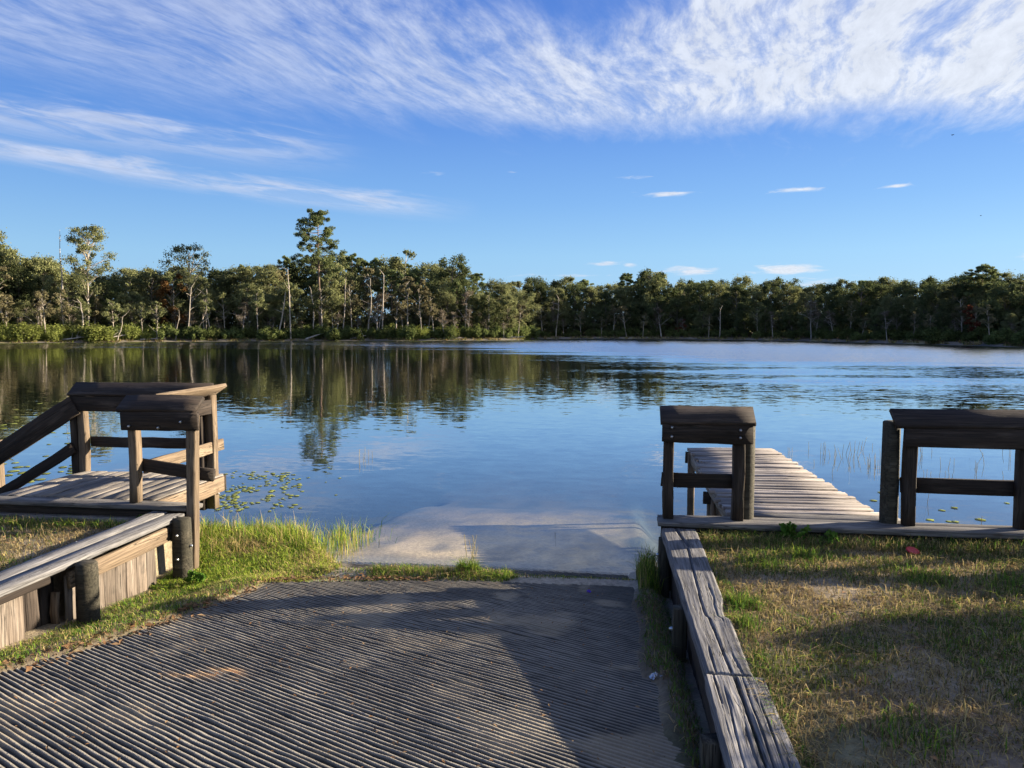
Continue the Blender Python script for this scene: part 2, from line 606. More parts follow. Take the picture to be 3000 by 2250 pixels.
def concrete():
    m, g, out = new_mat('ramp_concrete')
    tc = g.node('ShaderNodeTexCoord')
    at = g.node('ShaderNodeAttribute', attribute_name='col')
    v = tc.outputs['Object']
    n1 = g.noise(v, 1.1, 5, .6)
    n2 = g.noise(v, 90, 3, .7)
    n3 = g.noise(v, 6, 4, .6)
    c = g.mixc(g.ss(n1, .35, .65), (.25, .232, .20), (.35, .325, .275))
    c = g.mixc(g.mul(g.ss(n3, .5, .7), .5), c, (.15, .14, .122))
    c = g.mixc(g.mul(g.ss(n2, .60, .72), .6), c, (.42, .39, .33))
    c = g.mixc(g.mul(g.ss(n2, .40, .30), .6), c, (.05, .047, .044))
    mm = g.node('ShaderNodeMix', data_type='RGBA', blend_type='MULTIPLY')
    mm.inputs[0].default_value = 1.0
    g.l.new(c, mm.inputs[6]); g.l.new(at.outputs['Color'], mm.inputs[7])
    principled(g, out, mm.outputs[2], .93, .2, bump(g, g.add(n2, g.mul(n3, .6)), .8, .006))
    return m


M['concrete'] = concrete()


def watermat():
    m, g, out = new_mat('lake_water')
    gm = g.node('ShaderNodeNewGeometry')
    p = g.sep(gm.outputs['Position'])
    X, Y = p[0], p[1]
    V2 = g.xyz(X, Y, 0)
    r = g.m('SQRT', g.add(g.mul(X, X), g.mul(Y, Y)))
    az = g.mul(g.m('ARCTAN2', X, Y), 57.29578)
    patch = g.noise(g.vmul(V2, (.012, .045, 1)), 1.0, 3, .5)
    patch2 = g.noise(g.vmul(V2, (.035, .22, 1)), 1.0, 3, .5)
    # wind: rougher far out and to the right
    right = g.ss(az, -30, 14)
    far = g.ss(g.add(g.add(g.add(r, g.mul(g.sub(patch, .5), 55)), g.mul(g.sub(patch2, .5), 42)), g.mul(right, 62)), 84, 128)
    mid = g.ss(r, 8, 30)
    amp = g.add(g.add(.010, g.mul(mid, .008)), g.mul(far, .17))
    amp = g.mul(amp, g.add(.7, g.mul(patch2, .6)))
    n1 = g.noise(g.vmul(V2, (1.7, 4.2, 1)), 1.0, 3, .6, out='Color')
    n2 = g.noise(g.vmul(V2, (6, 10, 1)), 1.0, 2, .5, out='Color')
    s1 = g.sep(n1); s2 = g.sep(n2)
    sx = g.add(g.mul(g.sub(s1[0], .5), .8), g.mul(g.sub(s2[0], .5), .55))
    sy = g.add(g.mul(g.sub(s1[1], .5), 1.7), g.mul(g.sub(s2[1], .5), 1.0))
    # far out only the near faces of the wavelets are seen
    nearface = g.sub(-.20, g.m('ABSOLUTE', sy))
    sy = g.add(g.mul(sy, g.sub(1.0, far)), g.mul(nearface, far))
    nv = g.node('ShaderNodeVectorMath', operation='NORMALIZE')
    g.l.new(g.xyz(g.mul(g.mul(sx, amp), 2.0), g.mul(g.mul(sy, amp), 2.0), 1.0), nv.inputs[0])
    N = nv.outputs[0]
    dp = g.node('ShaderNodeVectorMath', operation='DOT_PRODUCT')
    g.l.new(N, dp.inputs[0])
    g.l.new(gm.outputs['Incoming'], dp.inputs[1])
    cosv = g.m('MINIMUM', g.m('ABSOLUTE', dp.outputs['Value']), 1.0)
    f5 = g.m('POWER', g.sub(1.0, cosv), 5.0)
    refl = g.add(.03, g.mul(.95, g.ss(f5, .03, .58)))
    gl = g.node('ShaderNodeBsdfGlossy')
    gl.inputs['Roughness'].default_value = 0.02
    g.l.new(N, gl.inputs['Normal'])
    tr = g.node('ShaderNodeBsdfTransparent')
    tr.inputs[0].default_value = (.93, .96, .95, 1)
    mx = g.node('ShaderNodeMixShader')
    g.l.new(refl, mx.inputs[0])
    g.l.new(tr.outputs[0], mx.inputs[1])
    g.l.new(gl.outputs[0], mx.inputs[2])
    g.l.new(mx.outputs[0], out.inputs[0])
    return m


M['water'] = watermat()

# ------------------------------------------------------------------ terrain
SH = [(-120, 30), (-100, 42), (-90, 52), (-75, 84), (-60, 120), (-50, 140), (-41.2, 145), (-35.6, 147), (-26, 147.5), (-18, 147), (-11.4, 148), (-8.2, 151), (-7.2, 154),
      (-6.1, 166), (-2.5, 172), (4.9, 170), (11.9, 157), (16.3, 142), (21.4, 126.6), (26, 114), (35, 94), (50, 75), (70, 60), (90, 45), (120, 30)]
SHA = np.array([s[0] for s in SH], float)
SHR = np.array([s[1] for s in SH], float)


def Rshore(a):
    a = np.asarray(a, float)
    return np.interp(a, SHA, SHR) + 1.6 * (fbm(a * .45, a * 0 + 3.3, 5) - .5) * 2


def ramp_left(Y):
    return np.interp(Y, [1.5, 3.86, 4.66, 6.16], [-3.75, -3.47, -3.2, -3.02]) + .14 * (fbm(Y * 3, Y * 0, 2) - .5)


def ramp_right(Y):
    return np.interp(Y, [1.5, 3.5, 4.7, 5.9, 7], [.45, .36, .24, .22, .3]) + .12 * (fbm(Y * 4, Y * 0, 6) - .5)


def ground_z(x, y):
    x = np.asarray(x, float); y = np.asarray(y, float)
    r = np.hypot(x, y)
    a = np.degrees(np.arctan2(x, y))
    # far land
    s = r - Rshore(a)
    land = .10 + .35 * sstep(s, 0, 2.5) + .5 * sstep(s, 3, 18) + 1.2 * sstep(s, 20, 160) + .25 * (fbm(x * .3, y * .3, 9) - .5) * sstep(s, 0, 3)
    bed_far = -np.clip(.08 * -s, 0, 3.5)
    far = np.where(s > 0, land * sstep(s, -.2, .8), bed_far)
    # near side
    ramp = np.minimum(.1 * (7.35 - y), .95)
    ramp = np.where(y > 7.35, np.maximum(.1 * (7.35 - y), -.75) - .035 * np.clip(y - 14.5, 0, 80), ramp)
    ramp = np.maximum(ramp, -3.6)
    mud = -np.clip((y - 7.2) * .17, 0, .95) - .03 * np.clip(y - 11, 0, 80)
    mud = np.maximum(mud, -3.8)
    inr = sstep(x, -3.45, -3.0) * (1 - sstep(x, .30, .62)) * (1 - sstep(y, 10.5, 16))
    bed = mud * (1 - inr) + ramp * inr
    # strip between slab and wall, a little proud of the slab
    strip = ramp - .01 + .075 * sstep(ramp_left(y) - x, -.12, .02) + .075 * sstep(x - ramp_right(y), -.12, .02) - .13 * sstep(ramp_left(y) - x, .15, .6) - .10 * sstep(x, .32, .46)
    strip = strip + .055 * sstep(y, 6.6, 6.76) * (1 - sstep(y, 6.84, 7.0)) * sstep(-x, -.5, -.3)
    lnear = np.where(y < 7.35, strip, bed)
    # left grassy bank pushing out into the water
    bx = sstep(-x, 2.6, 3.6)
    edge = 7.2 + .78 * bx + .1 * (fbm(x * 2, y * 2, 3) - .5)
    bank = (.05 + .05 * (fbm(x * 3, y * 3, 4) - .5)) * (1 - sstep(y, edge - .9, edge + .15)) - .28 * sstep(y, edge, edge + .9)
    bw = sstep(-x, 2.5, 3.1) * sstep(y, 6.0, 6.7)
    lnear = lnear * (1 - bw) + np.maximum(bank, bed) * bw
    # upper land behind the timber walls
    upl = .47 + .02 * (6.8 - y) + .05 * (fbm(x * 1.3, y * 1.3, 7) - .5)
    upr = .545 + .012 * (6.8 - y) + .035 * (fbm(x * 1.3, y * 1.3, 8) - .5)
    lw = (x < -4.22) & (y < 6.88)
    rw = (x > .53) & (y < 6.88)
    lnear = np.where(lw, upl, lnear)
    lnear = np.where(rw, upr, lnear)
    # fall away behind the bulkheads
    lnear = np.where((x < -4.1) & (y >= 6.88) & (x < -4.9), np.maximum(bed, -1.5), lnear)
    nearzone = (y < 40) & (s < 0)
    near_final = lnear
    z = np.where(y < 10, near_final, np.where(s < 0, np.maximum(np.minimum(bed, -.05), bed_far - 0) if False else np.minimum(bed, -.05), far))
    z = np.where((s < 0) & (y >= 10), np.maximum(np.maximum(bed, -3.8), bed_far), z)
    z = np.where((y < 10) & (r > 46) & (s > 0), far, z)
    return z


def axis(segs):
    out = []
    for a, b, st in segs:
        n = max(1, int(round((b - a) / st)))
        out.append(np.linspace(a, b, n, endpoint=False))
    return np.concatenate(out + [[segs[-1][1]]])


gx = axis([(-2500, -400, 300), (-400, -180, 20), (-180, -60, 3), (-60, -12, 2), (-12, -5, .35), (-5, -4.3, .12), (-4.3, -4.18, .03), (-4.18, -4.04, .07), (-4.04, .44, .075), (.44, .58, .03), (.58, 4.6, .1), (4.6, 12, .4), (12, 70, 2.2), (70, 160, 4), (160, 400, 24), (400, 2500, 300)])
gy = axis([(-1500, -60, 240), (-60, -8, 6), (-8, 1.5, .5), (1.5, 6.8, .09), (6.8, 6.95, .03), (6.95, 9.5, .08), (9.5, 16, .3), (16, 60, 2.5), (60, 190, 2.4), (190, 320, 8), (320, 600, 40), (600, 3000, 300)])
GX, GY = np.meshgrid(gx, gy)
GZ = ground_z(GX, GY)


def ground_col(x, y, z):
    n = fbm(x * 1.7, y * 1.7, 21)
    n2 = fbm(x * .6, y * .6, 25)
    c = np.zeros(x.shape + (3,))
    soil = np.array([.19, .15, .105]); dry = np.array([.30, .245, .165]); green = np.array([.075, .095, .035]); sand = np.array([.66, .58, .45])
    mud_upwell = np.array([.040, .060, .070]); wet = np.array([.13, .10, .07]); ff = np.array([.10, .075, .045]); bankc = np.array([.19, .165, .125])  # mud tinted blue to stand in for light scattered up by deep water
    def mixn(a, b, t): return a * (1 - t[..., None]) + b * t[..., None]
    c = mixn(np.broadcast_to(soil, c.shape), dry, sstep(n, .4, .65))
    c = mixn(c, green, .5 * sstep(n2, .5, .7))
    # shoulder of the ramp, sandy near the water
    sh = ((x > -3.4) & (x < .5) & (y > 6.2) & (y < 7.6)).astype(float)
    c = mixn(c, sand * .5, sh * .8)
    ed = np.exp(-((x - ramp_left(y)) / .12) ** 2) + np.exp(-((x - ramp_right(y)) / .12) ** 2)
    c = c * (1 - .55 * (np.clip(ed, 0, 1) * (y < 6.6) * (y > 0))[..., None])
    # lake bed
    under = sstep(-z, .0, .06) * (y > 6.9)
    wob = .12 * (fbm(y * .9, x * 0, 31) - .5)
    n3 = fbm(x * 2.6 + 5, y * 1.1, 33, 4)
    e1 = x + 1.1 * (fbm(x * .9, y * .9, 34) - .5) + .35 * (n3 - .5)
    onramp = sstep(e1, -3.25, -2.9) * (1 - sstep(e1, .12, .40)) * np.exp(-np.clip(y + 1.6 * (n2 - .5) - 7.6, 0, 50) / 2.7)  # sand fades outward, painting in the light lost with depth
    bedc = mixn(np.broadcast_to(mud_upwell, c.shape), np.array([.66, .49, .285]), onramp * (.38 + .62 * sstep(n3, .32, .62)))
    c = mixn(c, bedc, under)
    # far shore
    r = np.hypot(x, y); a = np.degrees(np.arctan2(x, y)); s = r - Rshore(a)
    fl = sstep(s, -1, .2) * (r > 40)
    fc = mixn(np.broadcast_to(bankc, c.shape), ff, sstep(s + 2 * (n - .5), 2.2, 5.5))
    fc = mixn(fc, np.array([.42, .34, .14]), (sstep(n2, .62, .7) * (1 - sstep(s, 1.5, 3))) * .7)
    c = mixn(c, fc, fl)
    return c


GC = ground_col(GX, GY, GZ)
ny, nx = GX.shape
idx = np.arange(nx * ny).reshape(ny, nx)
quads = np.stack([idx[:-1, :-1], idx[:-1, 1:], idx[1:, 1:], idx[1:, :-1]], -1).reshape(-1, 4)
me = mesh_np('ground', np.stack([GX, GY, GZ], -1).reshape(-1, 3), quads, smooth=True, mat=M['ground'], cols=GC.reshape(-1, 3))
tag(link('ground', me), 'sandy ground and lake bed sloping under the water to the wooded far bank', kind='structure')

wv = np.array([(-330, 6.4, 0), (260, 6.4, 0), (260, 230, 0), (-330, 230, 0)], float)
me = mesh_np('lake_water', wv, np.array([[0, 1, 2, 3]]), mat=M['water'])
tag(link('lake_water', me), 'calm blue lake water mirroring the forest', kind='structure')

# ------------------------------------------------------------------ boat ramp (grooved concrete)
def ramp_plane(y):
    return .1 * (7.35 - y)


def build_ramp(name, poly_test, x0, x1, y0, y1, seed, label, worn=0.0, up=.022, tone=1.0):
    th = R(-28.5)
    per = .0345
    du, dv = .07, per / 6
    cs, sn = math.cos(th), math.sin(th)
    corners = [(x0, y0), (x1, y0), (x1, y1), (x0, y1)]
    us = [x * cs + y * sn for x, y in corners]; vs_ = [-x * sn + y * cs for x, y in corners]
    U = np.arange(min(us), max(us), du); Vv = np.arange(min(vs_), max(vs_), dv)
    UU, VV = np.meshgrid(U, Vv)
    X = UU * cs - VV * sn; Y = UU * sn + VV * cs
    rng = np.random.default_rng(seed)
    wav = .009 * (vnoise(UU * 1.6, VV * 4, seed) - .5) + .003 * (vnoise(UU * 6, VV * 9, seed + 1) - .5)
    ph = (VV + wav) / per
    ridge_id = np.floor(ph)
    fr = ph - ridge_id
    wear = fbm(X * .9 + 7, Y * .9, seed + 2)
    wear2 = fbm(X * 3.1, Y * 3.1, seed + 3)
    A = .0185 * (1 - .35 * sstep(wear, .55, .8)) * (1 - .3 * sstep(wear2, .6, .85))
    A = A * (1 - .65 * sstep(X, -.8, .2)) * (1 - .6 * sstep(Y, 5.2, 6.5)) * (1 - worn)
    A = A * (.70 + .5 * vnoise(ridge_id * 7.3, UU * 3, seed + 5)) * (.86 + .28 * vnoise(UU * 11, ridge_id * 3.7, seed + 15))
    prof = np.sqrt(np.clip(np.sin(np.pi * fr), 0, 1))
    prof = prof * .75 + .25 * np.clip(1 - np.abs(fr - .42) * 2.2, 0, 1)
    chip = .004 * (vnoise(UU * 31, VV * 60, seed + 6) - .5)
    Z = ramp_plane(Y) + up + A * prof + chip * prof + .012 * (fbm(X * .7, Y * .7, seed + 8) - .5)
    keep = poly_test(X, Y)
    kq = keep[:-1, :-1] & keep[:-1, 1:] & keep[1:, 1:] & keep[1:, :-1]
    n2 = np.arange(X.size).reshape(X.shape)
    q = np.stack([n2[:-1, :-1], n2[:-1, 1:], n2[1:, 1:], n2[1:, :-1]], -1)[kq]
    used = np.unique(q)
    remap = np.full(X.size, -1); remap[used] = np.arange(len(used))
    V3 = np.stack([X, Y, Z], -1).reshape(-1, 3)[used]
    # silt and algae lie in the grooves, bleached grit on the ridges
    dirt_shade = (.07 + .93 * np.clip(np.sin(np.pi * fr), 0, 1) ** 2.2 * (1 - .4 * sstep(X, -.6, .3)) * (1 - .25 * sstep(Y, 4.8, 6.2)) * (.65 + .55 * wear2)) * tone  # right side also darkened to deepen the wall's shade; duller towards the waterline
    col = np.stack([dirt_shade * 1.0, dirt_shade * .985, dirt_shade * .95], -1)
    sandm = sstep(fbm(X * 2.3, Y * 2.3, seed + 11), .62, .72) * .45
    col = col * (1 - sandm[..., None]) + np.array([1.25, 1.1, .85]) * sandm[..., None]
    # small spill of orange sand
    sp = np.exp(-(((X + 2.23) / .10) ** 2 + ((Y - 4.06) / .07) ** 2)) * (fbm(X * 14, Y * 14, 3) > .42) + .6 * np.exp(-(((X + 2.42) / .09) ** 2 + ((Y - 3.98) / .035) ** 2)) * (fbm(X * 16, Y * 16, 4) > .45)
    sp = np.clip(sp * 1.5, 0, 1)
    col = col * (1 - sp[..., None]) + np.array([2.6, 1.75, .95]) * sp[..., None]
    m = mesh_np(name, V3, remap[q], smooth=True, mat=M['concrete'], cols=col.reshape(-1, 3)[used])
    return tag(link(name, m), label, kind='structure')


def upper_test(X, Y):
    le = ramp_left(Y) - .02
    re = ramp_right(Y) + .02
    te = np.interp(X, [-3.3, -3.0, -2.0, -1.2, .4], [5.9, 6.25, 6.52, 6.62, 6.74]) + .08 * (fbm(X * 3, Y * 0, 9) - .5)
    return (X > le) & (X < re) & (Y < te) & (Y > 1.6)


def lower_test(X, Y):
    return (X > -2.75 + .5 * sstep(-Y, -7.3, -6.8) + .2 * (fbm(Y * 2, X * 0, 12) - .5)) & (X < .42) & (Y > 6.86 + .1 * (fbm(X * 3, Y * 0, 13) - .5)) & (Y < 7.75)


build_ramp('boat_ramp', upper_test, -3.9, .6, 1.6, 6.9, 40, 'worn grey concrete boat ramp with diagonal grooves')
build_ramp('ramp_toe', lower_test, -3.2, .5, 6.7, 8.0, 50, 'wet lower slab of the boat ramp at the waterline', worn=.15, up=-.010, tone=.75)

# ------------------------------------------------------------------ timber bulkheads, decks and rails
ZD = .67


def bolt(parent, x, y, z, axisv=(0, -1, 0)):
    n = 8
    a = np.linspace(0, 2 * np.pi, n, endpoint=False)
    V = np.concatenate([np.column_stack([.014 * np.cos(a), .014 * np.sin(a), np.zeros(n)]), np.column_stack([.013 * np.cos(a), .013 * np.sin(a), np.full(n, .010)]), np.column_stack([.006 * np.cos(a), .006 * np.sin(a), np.full(n, .022)])])
    k = np.arange(n)
    Q = np.concatenate([np.column_stack([j * n + k, j * n + (k + 1) % n, (j + 1) * n + (k + 1) % n, (j + 1) * n + k]) for j in range(2)])
    me = bpy.data.meshes.get('bolt') or mesh_np('bolt', V, [Q, np.array([2 * n + k])], mat=M['bolt'])
    o = link('bolt', me, parent)
    q = Vector(axisv).to_track_quat('Z', 'Y')
    tgt = Matrix.Translation((x, y, z)) @ q.to_matrix().to_4x4()
    pw = parent.matrix_local.copy() if parent.parent is None else Matrix.Translation(parent.parent.location) @ parent.matrix_basis
    o.matrix_basis = (Matrix.Translation(parent.location) if parent.parent is None else pw).inverted() @ tgt
    return o


def sloped_cap(parent, p0, p1, out, w=.225, t=.04, mat=None, zlow=1.545, rise=.13):
    """cap board tilted towards direction `out` (unit, horizontal)"""
    p0, p1, out = Vector(p0), Vector(p1), Vector(out)
    run = math.sqrt(max(w * w - rise * rise, 1e-4))
    nrm = (out * rise + Vector((0, 0, run))).normalized()
    return board('rail_cap', p0, p1, w, t, mat or M['brown_wood'], parent, up=nrm, ch=.008)


def cracked_cap(name, xl0, xr0, xl1, xr1, y0, y1, z, t, parent, seed, cracks, notch=None):
    """old split cap timber as a dense slab, top face furrowed by real splits; y0 near end, y1 far end"""
    na, nl = 44, 150
    s = np.linspace(0, 1, na); l = np.linspace(0, 1, nl)
    S, Lm = np.meshgrid(s, l)
    wl = .008 * (fbm(Lm * 14, S * 0, seed) - .5); wr = .012 * (fbm(Lm * 17, S * 0, seed + 1) - .5)
    XL = xl0 + (xl1 - xl0) * Lm + wl; XR = xr0 + (xr1 - xr0) * Lm + wr
    if notch is not None:
        a, b, d = notch
        XR = XR - d * sstep(Lm, a - .015, a) * (1 - sstep(Lm, b, b + .10))
    Y = y0 + (y1 - y0) * Lm + .012 * (fbm(S * 7, Lm * 0, seed + 2) - .5) * np.where((Lm < .01) | (Lm > .99), 1, 0)
    Z = np.full(S.shape, z)
    for (c0, c1, l0, l1, wd, dp) in cracks:
        q = np.clip((Lm - l0) / (l1 - l0), 0, 1)
        pc = c0 + (c1 - c0) * q + .035 * (fbm(Lm * 9, S * 0, seed + int(c0 * 100)) - .5)
        on = sstep(Lm, l0 - .01, l0 + .03) * (1 - sstep(Lm, l1 - .03, l1 + .01))
        Z = Z - dp * on * np.exp(-((S - pc) / wd) ** 2)
    Z = Z + .004 * (fbm(S * 26, Lm * 9, seed + 5, 3) - .5) + .006 * (fbm(S * 3, Lm * 5, seed + 6) - .5)
    Z = Z - .012 * (1 - sstep(S, 0, .05)) - .012 * sstep(S, .95, 1)
    X = XL + (XR - XL) * S
    cx, cyy = (xl0 + xr0) / 2, (y0 + y1) / 2
    top = np.stack([X, Y, Z], -1).reshape(-1, 3)
    n2 = np.arange(na * nl).reshape(nl, na)
    q = np.stack([n2[:-1, :-1], n2[:-1, 1:], n2[1:, 1:], n2[1:, :-1]], -1).reshape(-1, 4)
    ring = np.concatenate([n2[0, :], n2[1:, -1], n2[-1, -2::-1], n2[-2:0:-1, 0]])
    bot = top[ring].copy(); bot[:, 2] = z - t
    nb = len(top)
    k = np.arange(len(ring))
    sides = np.column_stack([ring, nb + k, nb + (k + 1) % len(ring), ring[(k + 1) % len(ring)]])[:, ::-1]
    V = np.concatenate([top, bot])
    # local frame: X along the timber
    mid = np.array([cx, cyy, z])
    Vl = V - mid
    Vl = np.column_stack([Vl[:, 1], -Vl[:, 0], Vl[:, 2]])
    me = mesh_np(name, Vl, [q, sides[:, ::-1]], mat=M['cap_wood'])
    o = link(name, me, parent)
    o.location = Vector(mid) - parent.location
    o.rotation_euler = (0, 0, R(90))
    return o


def gz(x, y):
    return float(ground_z(np.array([x]), np.array([y]))[0])


# --- right ramp wall
rw = thing('retaining_wall', (.5, 4.5, .2), 'low timber ramp wall with split grey cap boards beside the dry lawn', 'retaining wall')
cracked_cap('cap_board', .474, .700, .418, .716, 3.862, 6.70, .62, .07, rw, 3,
            [(.55, .42, 0, .42, .018, .034), (.42, .55, .38, .80, .016, .03), (.60, .40, .80, 1.0, .022, .045), (.2, .22, 0, .12, .012, .03), (.78, .7, 0, .09, .012, .02), (.8, .74, .25, .5, .01, .014)], notch=(.28, .30, .03))
cracked_cap('cap_board', .470, .612, .466, .606, 1.4, 3.848, .615, .07, rw, 4,
            [(.3, .55, .45, .95, .02, .012), (.75, .8, .1, .8, .018, .014), (.5, .45, .0, .4, .02, .012), (.3, .28, .88, 1, .02, .03)])
cracked_cap('cap_board', .622, .760, .617, .754, 1.4, 3.845, .617, .07, rw, 5,
            [(.4, .5, .1, .9, .02, .014), (.15, .2, .5, 1, .02, .018), (.7, .65, .3, .7, .02, .012)])
board('wale_or_shade_strip', (.50, 1.4, .475), (.50, 6.62, .475), .15, .05, M['brown_wood'], rw, up=(1, 0, 0))
y = 1.45
i = 0
while y < 6.55:
    board('wall_plank', (.515, y, -.2 + ramp_plane(y)), (.515, y, .545), .138, .03, M['brown_wood'], rw, up=(1, 0, 0), segs=2)
    y += .145
    i += 1
for (yy, rr) in ((6.60, .072), (4.95, .07), (3.35, .075), (2.0, .075)):
    pl = board('post', (.432, yy, gz(.42, yy) - .3), (.432, yy, .55), .10, .09, M['pile_wood'], rw, up=(-1, 0, 0), segs=4)
    bolt(pl, .387, yy, .41, (-1, 0, 0))

# --- left ramp wall
lw = thing('retaining_wall', (-4.05, 4.5, .2), 'tan plank ramp wall with broad cap and a gap beside its round post', 'retaining wall')
board('cap_board', (-4.075, 1.6, .60), (-4.075, 6.65, .60), .165, .045, M['cap_wood'], lw, segs=14)
board('cap_board', (-4.245, 1.6, .602), (-4.245, 6.66, .602), .16, .045, M['cap_wood'], lw, segs=14)
board('wale_or_shade_strip', (-4.02, 5.14, .475), (-4.02, 6.44, .482), .13, .045, M['tan_wood'], lw, up=(1, 0, 0))
board('wale_or_shade_strip', (-4.03, 1.6, .55), (-4.03, 4.93, .55), .055, .05, M['brown_wood'], lw, up=(1, 0, 0))  # thin dark strip standing in for the shade under the cap
y = 1.7
while y < 6.32:
    if not (4.78 < y < 5.08):
        h = .5 if y > 5 else .54
        board('wall_plank', (-4.062, y, ramp_plane(y) - .3), (-4.062, y, h), .136, .03, M['plank_wood'], lw, up=(1, 0, 0), segs=2)
    else:
        board('wall_plank', (-4.16, y, ramp_plane(y) - .3), (-4.17, y, .5), .136, .03, M['brown_wood'], lw, up=(1, 0, 0), segs=2)
    y += .1405
board('wall_plank', (-4.10, 5.07, .10), (-4.10, 5.07, .40), .06, .03, M['tan_wood'], lw, up=(0, 1, 0), segs=2)
pile('post', -3.90, 5.17, -.1, .60, .08, M['pile_wood'], lw, seed=7)
cp = pile('post', -3.93, 6.50, -.3, .605, .085, M['pile_wood'], lw, seed=8)
pile('post', -3.90, 3.55, .1, .56, .09, M['pile_wood'], lw, seed=9)
board('brace', (-4.0, 6.52, .40), (-4.0, 6.52, .60), .10, .05, M['brown_wood'], lw, up=(0, -1, 0), segs=2)
board('brace', (-4.02, 6.42, .53), (-4.02, 6.74, .53), .10, .05, M['brown_wood'], lw, up=(1, 0, 0), segs=2)
bolt(cp, -3.93, 6.415, .47, (.2, -1, 0))
bolt(cp, -3.93, 6.415, .25, (.2, -1, 0))
bolt(cp, -3.845, 6.49, .36, (1, -.2, 0))

# --- right bulkhead with its two rails
rb = thing('bulkhead', (.9, 6.85, 0), 'weathered timber bulkhead cap running along the lakeside lawn', 'bulkhead')
board('cap_board', (.39, 6.785, ZD - .022), (7.2, 6.785, ZD - .022), .19, .045, M['grey_wood'], rb, segs=14)
board('cap_board', (.40, 6.945, ZD - .024), (7.2, 6.945, ZD - .024), .12, .045, M['grey_wood'], rb, segs=14)
board('cap_board', (1.24, 7.09, ZD - .022), (2.52, 7.09, ZD - .020), .16, .045, M['grey_wood'], rb, segs=6)
board('wale_or_shade_strip', (.42, 6.76, .555), (7.2, 6.76, .555), .13, .045, M['brown_wood'], rb, up=(0, -1, 0))
x = .5
while x < 7.1:
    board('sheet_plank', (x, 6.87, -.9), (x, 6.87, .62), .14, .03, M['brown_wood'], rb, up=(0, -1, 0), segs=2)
    x += .146

rr_ = thing('guard_rail', (.8, 6.86, ZD), 'short dark timber guard rail beside the boat ramp, in front of the jetty', 'railing')
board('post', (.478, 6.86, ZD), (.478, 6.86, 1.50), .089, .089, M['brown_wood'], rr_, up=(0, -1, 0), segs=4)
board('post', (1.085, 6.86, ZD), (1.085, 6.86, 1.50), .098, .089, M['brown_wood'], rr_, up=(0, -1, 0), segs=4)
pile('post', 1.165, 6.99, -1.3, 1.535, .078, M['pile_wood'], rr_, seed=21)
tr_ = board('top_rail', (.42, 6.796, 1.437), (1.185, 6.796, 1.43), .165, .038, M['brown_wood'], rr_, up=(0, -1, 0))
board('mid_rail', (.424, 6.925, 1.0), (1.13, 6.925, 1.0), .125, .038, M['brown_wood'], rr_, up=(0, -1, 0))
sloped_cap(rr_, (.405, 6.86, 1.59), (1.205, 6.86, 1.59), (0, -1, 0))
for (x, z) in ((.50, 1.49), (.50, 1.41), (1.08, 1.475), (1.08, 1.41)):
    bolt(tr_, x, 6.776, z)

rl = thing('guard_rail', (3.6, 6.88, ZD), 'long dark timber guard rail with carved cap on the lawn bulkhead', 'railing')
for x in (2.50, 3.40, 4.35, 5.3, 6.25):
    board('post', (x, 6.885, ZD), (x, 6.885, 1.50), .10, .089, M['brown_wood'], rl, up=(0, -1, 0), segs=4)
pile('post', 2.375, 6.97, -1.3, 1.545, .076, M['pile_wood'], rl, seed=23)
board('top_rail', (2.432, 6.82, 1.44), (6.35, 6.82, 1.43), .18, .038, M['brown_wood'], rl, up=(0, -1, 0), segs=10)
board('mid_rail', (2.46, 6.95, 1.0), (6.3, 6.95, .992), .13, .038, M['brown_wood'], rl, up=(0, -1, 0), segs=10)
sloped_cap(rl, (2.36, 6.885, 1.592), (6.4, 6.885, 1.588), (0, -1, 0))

# --- jetty
jt = thing('jetty', (1.65, 9.1, 0), 'bleached plank jetty reaching out over the water between two guard rails', 'jetty')
y = 7.235
k = 0
rng = random.Random(5)
while y < 11.0:
    f = (y - 7.2) / 3.8
    xr = 2.40 - .19 * f + rng.uniform(-.02, .02)
    xl = 1.02 + rng.uniform(-.025, .03)
    if k in (19, 20, 21, 22, 23) : xl += .05 + .02 * (k % 2)
    sk = .02
    zt = ZD - .02 + rng.uniform(-.006, .006)
    board('jetty_plank', (xl, y - sk, zt), (xr, y + sk + .06 * f, zt + rng.uniform(-.006, .006)), .098 + rng.uniform(-.008, .006), .042, M['jetty_wood'], jt, segs=3)
    y += .138 + rng.uniform(-.003, .004)
    k += 1
for (x, sg) in ((1.10, 1), (1.68, 1), (2.22, 1)):
    board('stringer', (x, 7.1, ZD - .115), (x - .02, 10.92, ZD - .115), .045, .15, M['deck_wood'], jt, segs=6)
board('end_beam', (1.0, 10.96, ZD - .13), (2.24, 11.06, ZD - .13), .16, .045, M['brown_wood'], jt, up=(0, -1, 0))
for (x, y_) in ((1.07, 10.85), (2.18, 10.9), (1.12, 9.0), (2.2, 9.0), (1.2, 8.85)):
    board('leg', (x, y_, -1.9), (x, y_, ZD - .05), .09, .09, M['tan_wood'], jt, up=(0, -1, 0), segs=3)
board('cross_beam', (1.02, 8.93, ZD - .26), (2.3, 8.93, ZD - .26), .14, .045, M['brown_wood'], jt, up=(0, -1, 0))
board('brace', (1.10, 8.6, -.2), (1.13, 8.95, .45), .10, .04, M['tan_wood'], jt, up=(1, 0, 0), segs=3)

